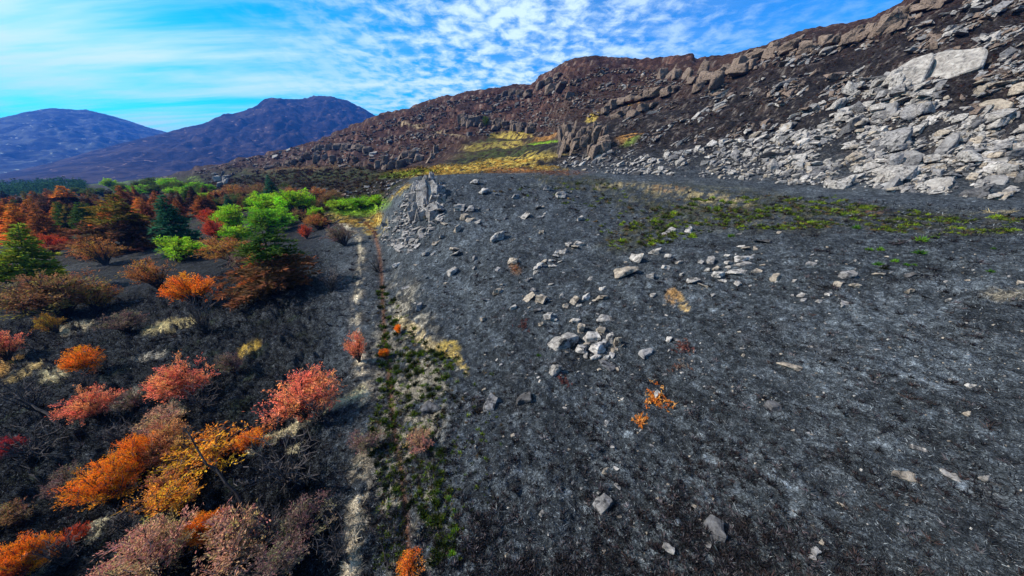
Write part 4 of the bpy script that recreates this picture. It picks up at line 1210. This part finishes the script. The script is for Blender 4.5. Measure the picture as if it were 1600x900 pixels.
for s in [
    (388, 800, 287, 668, .075, 'long charred trunk leaning out of the golden sapling'),
    (92, 664, -6, 596, .085, 'thick dark stem leaning over bare pale stems'),
    (424, 756, 398, 690, .035, 'thin charred stem beside the leaning trunk'),
    (212, 668, 172, 636, .04, 'short charred stem under the coral sapling'),
    (138, 545, 112, 520, .05, 'burnt pole above the rounded flame orange sapling'),
    (62, 752, 20, 716, .04, 'dark stem in the tangle near the crimson sapling'),
    (610, 890, 586, 832, .03, 'thin burnt stem beside the ditch'),
    (545, 880, 520, 838, .03, 'thin burnt stem on the sandy track'),
    (326, 528, 342, 492, .035, 'burnt stem in the dark bare shrub'),
]:
    stem_at(*s)


# ------------------------------------------------------------------ conifers
def conifer(seed, levels=17, radius=.30, top=0.0, nb=8, droop=.18):
    rng = np.random.default_rng(seed)
    st, up_, lo_ = MB(), MB(), MB()
    st.tube([(0, 0, -.04), (0, 0, .5), (0, 0, .99)], .013, .002, 6)
    for L in range(levels):
        f = L / (levels - 1); z = .05 + .92 * f ** .92
        Rl = radius * (1 - f) ** .85 * rng.uniform(.85, 1.15) + .012
        for q in range(nb if f < .8 else 5):
            ang = rng.uniform(0, 6.28); r_ = Rl * rng.uniform(.65, 1.15)
            d = np.array([math.cos(ang), math.sin(ang), 0])
            p0 = np.array([0, 0, z]); p2 = d * r_ + np.array([0, 0, z - droop * r_ + .05 * r_]); p1 = d * r_ * .5 + np.array([0, 0, z - .02 + .05 * r_])
            path = bez(p0, p1, p2, 5)
            st.tube(path[:4], .004, .0015, 3)
            n = max(12, int(110 * r_ / radius))
            t = rng.uniform(.12, 1, n)[:, None]
            pp = (1 - t) ** 2 * p0 + 2 * t * (1 - t) * p1 + t * t * p2
            side = np.cross(d, [0, 0, 1])
            ax = d * .75 + side * rng.choice([-1, 1], n)[:, None] * .75 + np.array([0, 0, .12])
            g = rng.uniform(.55, 1.35, (n, 1)) * rng.uniform(.75, 1.2)
            cl = np.ones((n, 3)) * g; cl[:, 0] *= 1 + .5 * (t[:, 0] > .8)
            (up_ if f >= top else lo_).leaves(pp, .0165 * (1 - .3 * f), rng, np.clip(cl, .2, 2), 4.2, axis=ax)
    return st.mesh('trunk', M['bark']), up_.mesh('crown', M['leaf']), (lo_.mesh('crown', M['leaf']) if lo_.n else None)


CON = [conifer(2000), conifer(2001, radius=.36), conifer(2002, radius=.26)]
CON2 = [conifer(2010, radius=.44, top=.45), conifer(2011, radius=.40, top=.62, levels=19)]
NEEDLE = {'green': (.22, .30, .030), 'blue': (.035, .135, .070), 'deep': (.06, .125, .022), 'orange': (.60, .24, .035), 'brown': (.15, .082, .038), 'olive': (.20, .165, .030), 'rust': (.33, .13, .035), 'lime': (.14, .20, .03), 'char': (.030, .022, .018)}


def conifer_at(x, y, wpx, hpx, col, label, low=None, group=None, name='conifer', lean=0.0, mesh=None):
    h = hit(x, y)
    if not np.isfinite(h[0]): return
    set_ = mesh or (random.choice(CON2) if low else random.choice(CON))
    root = link(name, None, None, None, label, 'conifer', group)
    root.location = (h[0], h[1], h[2]); root.rotation_euler = (random.uniform(-.05, .05), lean, random.uniform(0, 6.28))
    hw = hpx * h[3] * 1.08; ww = wpx * h[3] / .66
    if name == 'conifer' and hpx > 75 and x < 230:
        # wind-leaned towards the open ground
        th, t = pdir(x - 4, y - hpx); v = Vector((h[0], h[1], 0)).normalized(); d_ = Vector((math.sin(th), math.cos(th), float(t)))
        s_ = (h[0] * v.x + h[1] * v.y) / (d_.x * v.x + d_.y * v.y)
        up_ = (Vector((0, 0, CAMZ)) + d_ * s_ - Vector(h[:3])).normalized() * .7 + Vector((0, 0, .3))
        root.rotation_euler = up_.to_track_quat('Z', 'Y').to_euler()
    root.scale = (ww, ww, hw)
    link('trunk', set_[0], root).color = (1, 1, 1, 1)
    link('crown', set_[1], root).color = (*NEEDLE[col], 1)
    if set_[2] is not None:
        c = link('scorched_foliage', set_[2], root, label='scorched brown lower boughs'); c.color = (*NEEDLE[low], 1)
    return root


for c in [
    (50, 462, 100, 104, 'green', 'yellow green spruce standing over the brownish red thicket', None),
    (192, 392, 92, 80, 'olive', 'dense olive and brown conifer with burnt dark boughs', 'brown'),
    (222, 388, 60, 62, 'brown', 'brown conifer pressed against the olive one', None),
    (286, 396, 70, 82, 'blue', 'blue green spruce behind the bright green shrub', None),
    (436, 456, 108, 104, 'deep', 'two coloured conifer with a green top and brown burnt boughs', 'brown'),
    (418, 444, 66, 60, 'rust', 'rusty conifer leaning into the two coloured one', None),
    (364, 342, 32, 34, 'blue', 'small blue green spruce beside the scarlet saplings', None),
    (426, 314, 26, 36, 'blue', 'slim blue green spruce rising from brown scrub', None),
    (118, 342, 52, 46, 'orange', 'orange scorched conifer with a dark flank', 'char'),
    (15, 372, 60, 60, 'orange', 'orange scorched larch at the edge of the wood', None),
    (48, 378, 52, 54, 'orange', 'orange scorched larch on a thin trunk next to the edge one', None),
    (78, 378, 44, 48, 'rust', 'rust larch on a thin trunk in front of the brown wood', None),
    (205, 335, 40, 40, 'rust', 'rust conifer behind the olive and brown one', None),
    (5, 440, 50, 60, 'rust', 'rust conifer half hidden by the yellow green spruce', None),
    (310, 330, 26, 34, 'char', 'charred thin conifer behind the blue green spruce', None),
    (455, 440, 40, 36, 'char', 'charred low conifer in front of the two coloured one', None),
    (505, 352, 30, 22, 'char', 'dark small conifer beside the rust coloured bush', None),
]:
    conifer_at(*c[:6], low=c[6])
# the scorched wood beyond: individual trees, one mesh each is enough at their size
WOODLAB = {'brown': 'brown scorched conifer in the wood behind the saplings', 'rust': 'rust coloured scorched conifer in the wood behind the saplings', 'orange': 'orange scorched conifer in the wood behind the saplings',
           'olive': 'olive half scorched conifer in the wood behind the saplings', 'char': 'blackened conifer in the wood behind the saplings', 'deep': 'green surviving conifer in the wood behind the saplings'}
WOOD = [(-20, 318), (120, 314), (260, 314), (340, 310), (450, 318), (520, 326), (500, 336), (420, 330), (330, 334), (250, 352), (170, 360), (80, 360), (0, 366), (-30, 345)]
for p in sample_poly(WOOD, 135):
    nearf = max(0, (p[1] - 314) / 50)
    col = random.choice(['brown', 'brown', 'rust', 'rust', 'orange', 'olive', 'char', 'deep'] if p[0] < 300 else ['brown', 'brown', 'dusk' if False else 'rust', 'char', 'olive'])
    hp = random.uniform(15, 23) + 20 * nearf
    if p[0] > 330: hp *= .72
    conifer_at(p[0], p[1], hp * random.uniform(.75, 1.1), hp, col, WOODLAB[col], group=WOODLAB[col].replace('conifer', 'conifers').replace(' in the wood behind the saplings', ' of the wood'))


# scrub between the scorched trees and the green belt: saplings
SCRUB = [(120, 296), (250, 287), (330, 292), (330, 306), (200, 306), (100, 306)]
for p in sample_poly(SCRUB, 42):
    q_ = random.choice(['lime', 'green', 'olive', 'olive'])
    sapling_at(p[0], p[1] + 3, random.uniform(18, 30), random.uniform(10, 15), q_, {'lime': 'lime', 'green': 'bright green', 'olive': 'olive'}[q_] + ' leafy bush in the belt before the far conifer forest', 'shrub', 'bushes of the green belt', 'shrub', 'shrub')
BR = [(330, 308), (420, 296), (520, 312), (540, 330), (510, 338), (440, 316), (380, 318), (340, 322)]
for p in sample_poly(BR, 34):
    sapling_at(p[0], p[1] + 3, random.uniform(20, 34), random.uniform(12, 20), (q_ := random.choice(['brown', 'rust', 'dusk', 'brown', 'olive'])), {'dusk': 'dusky grey'}.get(q_, q_) + ' dry bush in the scrub behind the green bushes', 'sap', 'brown scrub bushes', 'shrub', 'shrub')

# far conifer forest: one mass
mb = MB()
rng = np.random.default_rng(77)
pts = sample_poly([(-40, 302), (0, 296), (135, 288), (140, 296), (60, 304), (-40, 312)], 420)
hp_ = hits(pts[:, 0], pts[:, 1])
for h in hp_[np.isfinite(hp_[:, 0])]:
    H = rng.uniform(9, 14) * h[3] * rng.uniform(.9, 1.1); n = 40
    zz = rng.uniform(.05, 1, n); an = rng.uniform(0, 6.28, n); rad = H * .24 * (1 - zz) * rng.uniform(.5, 1.1, n)
    p = np.stack([h[0] + np.cos(an) * rad, h[1] + np.sin(an) * rad, h[2] + zz * H], 1)
    ax = np.stack([np.cos(an), np.sin(an), -.3 + 0 * an], 1)
    g = rng.uniform(.5, 1.3, (n, 1)) * rng.uniform(.7, 1.2)
    mb.leaves(p, H * .10, rng, np.ones((n, 3)) * g * np.array([.040, .095, .045]), 2.0, axis=ax)
link('far_forest', mb.mesh('far_forest', M['leaf']), kind='stuff').color = (1, 1, 1, 1)

# ------------------------------------------------------------------ tussocks
def tussock(seed, n=90):
    rng = np.random.default_rng(seed)
    mb = MB()
    d = rng.normal(size=(n, 3)); d[:, 2] = np.abs(d[:, 2]) + .25; d /= np.linalg.norm(d, axis=1)[:, None]
    p = d * rng.uniform(.05, .22, (n, 1)) * np.array([1, 1, .3])
    g = rng.uniform(.45, 1.5, (n, 1)) * np.ones((n, 3)); g[:, 0] *= rng.uniform(.8, 1.5, n)
    e = np.cross(d, rng.normal(size=(n, 3))); e /= np.linalg.norm(e, axis=1)[:, None]
    L = rng.uniform(.28, .5, (n, 1)); w_ = .045
    tip = p + d * L; tip[:, 2] -= .08 * rng.random(n)
    v = np.stack([p - e * w_, p + e * w_, tip], 1).reshape(-1, 3)
    mb.add(v, np.arange(n * 3).reshape(-1, 3), np.repeat(g, 3, axis=0))
    me = bpy.data.meshes.new('tussock')
    np_mesh(me, mb.v[0], mb.f[0], False, mb.c[0], [M['blade']])
    return me


TUS = [tussock(3000 + i) for i in range(5)]
TUSCOL = [(.085, .135, .012), (.055, .090, .012), (.12, .18, .014), (.028, .042, .011), (.014, .022, .010)]
SEAM = [(990, 335), (1060, 312), (1160, 308), (1300, 300), (1330, 318), (1480, 335), (1600, 340), (1600, 362), (1480, 372), (1330, 358), (1200, 360), (1120, 362), (1010, 388), (950, 392), (950, 365)]
DSTRIP = [(590, 440), (625, 480), (660, 530), (720, 560), (700, 600), (690, 680), (710, 780), (712, 860), (670, 890), (650, 800), (600, 760), (572, 690), (590, 620), (590, 540)]


def tussock_at(p, wpx, col, label, group):
    h = hit(*p)
    if not np.isfinite(h[0]): return
    o = link('tussock', random.choice(TUS), None, None, label, 'tussock', group)
    s_ = wpx * h[3] * edge(p[0]); o.scale = (s_, s_, s_ * random.uniform(1.0, 1.4)); o.rotation_euler = (0, 0, random.uniform(0, 6.28))
    o.location = (h[0], h[1], h[2] - .02)
    j = random.uniform(.8, 1.25); o.color = (col[0] * j, col[1] * j, col[2] * j, 1)


for x, y, w_, lb in [(1338, 357, 15, 'round dark green tussock at the lower edge of the green seam'), (1440, 377, 22, 'widest bright green tussock below the green seam'), (1461, 372, 12, 'small bright tussock touching the widest one'),
                     (1438, 396, 20, 'dense green tussock in the loose group on the ash'), (1547, 425, 13, 'lone green tussock out on the pale ash'), (1358, 391, 13, 'bright tussock at the head of the loose group, beside a twin'),
                     (1375, 391, 13, 'twin bright tussock next to straw at the head of the loose group'), (1398, 409, 14, 'bright tussock in the heart of the loose group'), (1142, 370, 11, 'bright tussock on bare ground near the tilted bright block'),
                     (1416, 414, 12, 'dark tussock beside the heart of the loose group'), (1372, 414, 15, 'dull tussock at the low corner of the loose group'), (1382, 420, 14, 'burnt black tussock below the loose group'), (1405, 380, 12, 'burnt tussock above the loose group'),
                     (1428, 414, 9, 'small bright tussock at the end of the loose group'), (1552, 389, 9, 'little tussock above the lone one on the ash'), (842, 556, 9, 'solitary green sprig near the oval boulder'),
                     (710, 836, 20, 'bright double tussock at the edge of the ash by the ditch'), (702, 780, 13, 'bright tussock uphill of the double one'), (711, 802, 12, 'small tussock just above the double one'), (707, 868, 17, 'bright tussock downhill of the double one')]:
    dark = 'burnt' in lb
    tussock_at((x, y), w_ * 1.1, (.014, .017, .010) if dark else (.075, .17, .012) if 'bright' in lb else (.035, .10, .012), lb, None)
SEAMP = np.array([p for p in sample_poly(SEAM, 5000) if patch(p, 60, 13, 4, 331) > .02])
for p in SEAMP[:150]:
    q_ = random.randrange(4)
    tussock_at(p, random.uniform(8, 14), tuple(1.5 * c for c in TUSCOL[q_]), ('fresh green', 'mid green', 'brightest green', 'dark green')[q_] + ' tussock in the green seam below the ' + ('finer scree end' if p[0] < 1130 else 'middle scree' if p[0] < 1330 else 'coarse scree'), 'tussocks of the green seam')
for p in sample_poly(DSTRIP, 130):
    q_ = random.choice((1, 3, 3, 4, 1))
    tussock_at(p, random.uniform(10, 14) + 8 * (p[1] - 440) / 450, TUSCOL[q_], {1: 'mid green', 3: 'dark green', 4: 'blackish'}[q_] + ' tussock beside the ditch ' + ('near its orange fern end' if p[1] > 760 else 'below the pale bank junction' if p[1] > 640 else 'around the ditch bend' if p[1] > 540 else 'above the ditch bend'), 'tussocks of the ditch strip')


def scatter_mesh(name, pts, size, cols, meshes, seed, mat_):
    rng = np.random.default_rng(seed)
    vs, fs, cs, n = [], [], [], 0
    src = []
    for me_ in meshes:
        v_ = np.empty(len(me_.vertices) * 3, np.float32); me_.vertices.foreach_get('co', v_); v_ = v_.reshape(-1, 3)
        f_ = np.array([list(p.vertices) for p in me_.polygons], np.int32)
        c_ = np.empty(len(v_) * 4, np.float32); me_.color_attributes['tint'].data.foreach_get('color', c_)
        src.append((v_, f_, c_.reshape(-1, 4)[:, :3]))
    for k_ in range(len(pts)):
        v_, f_, c_ = src[rng.integers(len(src))]
        a = rng.uniform(0, 6.28); ca, sa = math.cos(a), math.sin(a)
        vv = v_ @ np.array([[ca, sa, 0], [-sa, ca, 0], [0, 0, 1]]) * size[k_] + pts[k_]
        vs.append(vv); fs.append(f_ + n); n += len(v_); cs.append(c_ * cols[k_])
    me_ = bpy.data.meshes.new(name)
    np_mesh(me_, np.concatenate(vs), np.concatenate(fs), False, np.concatenate(cs), [mat_])
    link(name, me_, kind='stuff').color = (1, 1, 1, 1)


SMALLTUS = [tussock(3100 + i, 22) for i in range(4)]
pp = np.concatenate([SEAMP[150:1250], sample_poly(SEAM, 180), sample_poly(DSTRIP, 1000), sample_poly([(575, 640), (612, 640), (640, 895), (580, 895), (590, 760)], 300), sample_poly([(690, 600), (760, 640), (775, 780), (720, 890), (690, 800)], 90), sample_poly([(720, 290), (960, 285), (1000, 320), (950, 380), (880, 320)], 120), sample_poly([(690, 560), (780, 560), (790, 700), (720, 760), (690, 700)], 60)])
h = hits(pp[:, 0], pp[:, 1]); ok = np.isfinite(h[:, 0]); h = h[ok]; pp = pp[ok]
pal = np.array(TUSCOL + [(.018, .014, .012), (.10, .075, .035)])
scatter_mesh('tussock_grass', h[:, :3], h[:, 3] * RNG.uniform(5, 12, len(h)), pal[RNG.integers(0, len(pal), len(h))] * RNG.uniform(.7, 1.3, (len(h), 1)), SMALLTUS, 5, M['blade'])


# ------------------------------------------------------------------ stubble, twigs and dry grass on the ground (polar grid cells are about even in the picture)
def grid_pts(n, weight, seed):
    """n random points on the ground, drawn by a weight per grid vertex"""
    rng = np.random.default_rng(seed)
    w_ = (weight[:859, :-1]).ravel(); cdf = np.cumsum(w_); idx = np.searchsorted(cdf, rng.uniform(0, cdf[-1], n))
    i, j = idx // (NR - 1), idx % (NR - 1)
    a, b = rng.random(n), rng.random(n)
    P = np.stack([GX, GY, Z], -1)
    p = ((1 - a) * (1 - b))[:, None] * P[i, j] + (a * (1 - b))[:, None] * P[i + 1, j] + ((1 - a) * b)[:, None] * P[i, j + 1] + (a * b)[:, None] * P[i + 1, j + 1]
    return p, i, j, rng


def blades(name, n, weight, length, width, colfn, up, seed, mat_, lean=1.0):
    p, i, j, rng = grid_pts(n, weight, seed)
    d = rng.normal(size=(n, 3)) * lean; d[:, 2] = np.abs(d[:, 2]) * .35 + up; d /= np.linalg.norm(d, axis=1)[:, None]
    mpp = (RG[i, j] ** 2 + 120) ** .5 / F
    L = (length[0] + (length[1] - length[0]) * rng.random(n))[:, None] * np.maximum(1, mpp / .055)[:, None]
    e = np.cross(d, rng.normal(size=(n, 3))); e /= np.linalg.norm(e, axis=1)[:, None]
    w2 = width * np.maximum(1, mpp / .055)[:, None]
    v = np.stack([p - e * w2, p + e * w2, p + d * L], 1).reshape(-1, 3)
    c = colfn(C[i, j], rng, n)
    me_ = bpy.data.meshes.new(name)
    np_mesh(me_, v, np.arange(n * 3).reshape(-1, 3), False, np.repeat(c, 3, axis=0), [mat_])
    link(name, me_, kind='stuff').color = (1, 1, 1, 1)


inview = ((U > -60) & (U < 1660) & (V < 960) & (V > 250)).astype(float)
lum = C.max(-1)
burnt = inview * (RG < 62) * (lum < .14)


def c_stub(c, rng, n):
    t = rng.random(n)[:, None]
    out = np.where(t < .62, np.array([.022, .024, .028]), np.where(t < .82, np.array([.085, .092, .10]), np.where(t < .92, np.array([.22, .23, .24]), np.array([.055, .048, .045]))))
    return out * rng.uniform(.6, 1.4, (n, 1))


blades('burnt_stubble', 170000, burnt * (1 - .5 * leftmask) * np.clip(RG / 26, .22, 1) ** 1.3, (.05, .16), .012, c_stub, .25, 1, M['blade'], 1.0)
blades('burnt_heather', 70000, burnt * (.35 * np.clip(.1 + gn_a, 0, 1) + .55 * leftmask) * np.clip(RG / 26, .22, 1) ** 1.2, (.10, .30), .016, lambda c, rng, n: np.array([.012, .012, .014]) * rng.uniform(.5, 1.8, (n, 1)), .5, 2, M['blade'], .8)
straw = inview * (lum > .2) * (RG < 62)
blades('dead_grass', 13000, straw * (.15 + .65 * (V < 700)), (.08, .24), .012, lambda c, rng, n: np.minimum(c * rng.uniform(.8, 1.7, (n, 1)), .85), .12, 3, M['blade'])
vall = inview * (lum > .09) * (RG > 58) * (RG < 320) * (farh < .6) * ((C[..., 0] > C[..., 2] * 2) | (C[..., 1] > C[..., 2] * 2.5))
p_, i_, j_, rg_ = grid_pts(3600, vall, 4)
scatter_mesh('valley_grass', p_, RG[i_, j_] / F * rg_.uniform(2.5, 6.5, len(p_)), C[i_, j_] * rg_.uniform(.7, 1.35, (len(p_), 1)), SMALLTUS, 14, M['blade'])
p_, i_, j_, rg_ = grid_pts(4200, burnt * (.15 + np.clip(gn_a + .6 * gn_c, 0, 1.2)) * (1 - .4 * leftmask), 8)
pal4 = np.array([(.016, .017, .019), (.030, .032, .035), (.060, .064, .070), (.11, .115, .12), (.038, .033, .031)])
scatter_mesh('charred_tufts', p_, np.maximum(.30, RG[i_, j_] / F * 7) * rg_.uniform(.6, 1.7, len(p_)), pal4[rg_.choice(5, len(p_), p=[.4, .27, .15, .06, .12])] * rg_.uniform(.7, 1.4, (len(p_), 1)), SMALLTUS, 9, M['blade'])
# burnt scrub on the low moor below the far hill
sc_ = sample_poly([(300, 292), (420, 268), (560, 262), (690, 262), (690, 272), (620, 280), (590, 310), (540, 318), (450, 312)], 1300)
hs_ = hits(sc_[:, 0], sc_[:, 1]); hs_ = hs_[np.isfinite(hs_[:, 0])]
pal2 = np.array([(.020, .016, .012), (.035, .024, .014), (.060, .032, .016), (.040, .042, .014), (.012, .011, .011), (.090, .055, .026)])
scatter_mesh('burnt_scrub', hs_[:, :3], hs_[:, 3] * RNG.uniform(4, 11, len(hs_)), pal2[RNG.integers(0, len(pal2), len(hs_))] * RNG.uniform(.7, 1.4, (len(hs_), 1)), SMALLTUS, 6, M['blade'])
# the same scrub, dark, over the near hillside between the stones
sc_ = np.concatenate([sample_poly(UPPER, 1500), sample_poly(HILL, 1500)])
hs_ = hits(sc_[:, 0], sc_[:, 1]); hs_ = hs_[np.isfinite(hs_[:, 0])]
pal3 = np.array([(.014, .012, .012), (.030, .018, .015), (.050, .026, .018), (.020, .018, .017)])
scatter_mesh('burnt_hill_heather', hs_[:, :3], hs_[:, 3] * RNG.uniform(3, 8, len(hs_)), pal3[RNG.integers(0, len(pal3), len(hs_))] * RNG.uniform(.7, 1.5, (len(hs_), 1)), SMALLTUS, 7, M['blade'])


# ------------------------------------------------------------------ dead bracken and singed heather
def frond_patch(x, y, wpx, hpx, n, cols, label, name='dead_bracken', cat='bracken', L=.22):
    h0 = hit(x, y)
    rng = np.random.default_rng(int(x * 3 + y))
    mb = MB()
    for q in range(n):
        an = rng.uniform(0, 6.28); rr0 = math.sqrt(rng.random()) * (.55 + .45 * math.sin(an * 3 + x))
        h = hit(x + math.cos(an) * rr0 * wpx / 2, y + math.sin(an) * rr0 * hpx / 2)
        p0 = np.array(h[:3]) - np.array(h0[:3]); d = rng.normal(size=3); d[2] = abs(d[2]) * .35 + .1; d /= np.linalg.norm(d)
        ln = L * rng.uniform(.6, 1.6); path = bez(p0, p0 + d * ln * .6 + np.array([0, 0, .08]), p0 + d * ln + np.array([0, 0, -.02]), 5)
        c = np.array(cols[rng.integers(len(cols))]) * rng.uniform(.7, 1.3)
        mb.tube(path, .012, .005, 3, c)
        t = rng.uniform(.2, 1, 9)[:, None]
        mb.leaves(path[0] + (path[-1] - path[0]) * t + np.array([0, 0, .03]), .045, rng, c, 2.2)
    o = link(name, mb.mesh(name, M['leaf']), None, None, label, cat)
    o.location = h0[:3]; o.color = (1, 1, 1, 1)


frond_patch(1024, 625, 66, 54, 70, [(.62, .20, .03), (.66, .30, .08), (.50, .13, .025)], 'curling orange dead bracken sprawled on black ash')
frond_patch(1003, 658, 34, 26, 30, [(.62, .18, .025), (.60, .26, .07)], 'smaller orange bracken patch below the curling one')
frond_patch(1068, 543, 50, 40, 46, [(.16, .06, .05), (.11, .05, .045), (.22, .09, .06)], 'singed reddish heather on the ash near the cracked rock', 'singed_heather', 'heather')
frond_patch(1062, 574, 60, 26, 24, [(.16, .08, .06), (.20, .15, .12)], 'thin singed heather below the reddish one', 'singed_heather', 'heather')
frond_patch(815, 510, 36, 26, 28, [(.15, .05, .045), (.10, .045, .04)], 'dull red heather beside the small whitish stones', 'singed_heather', 'heather')
frond_patch(880, 596, 40, 26, 20, [(.14, .05, .045)], 'faint red heather below the leaning stone', 'singed_heather', 'heather')
frond_patch(806, 420, 22, 16, 22, [(.42, .16, .05), (.30, .10, .05)], 'rusty dead bracken around a tan cobble')
frond_patch(640, 880, 34, 40, 36, [(.60, .22, .03), (.55, .14, .03)], 'orange bracken fronds lying across the near ditch')

# ------------------------------------------------------------------ air between here and the mountains
hm = bpy.data.materials.new('thin_air')
hm.use_nodes = True
hk = NT(hm.node_tree)
pvn = hk.n('ShaderNodeVolumePrincipled', {'Color': (.055, .265, 1.0, 1), 'Density': HAZE, 'Anisotropy': 0.0})
hk.n('ShaderNodeOutputMaterial', {'Volume': pvn.outputs[0]})
bm = bmesh.new()
bmesh.ops.create_cube(bm, size=1.0)
hme = bpy.data.meshes.new('haze')
bm.to_mesh(hme); bm.free()
hme.materials.append(hm)
hz = link('haze', hme, kind='stuff')
hz.scale = (20000, 20000, 800)
hz.location = (0, 0, 400 - 60)
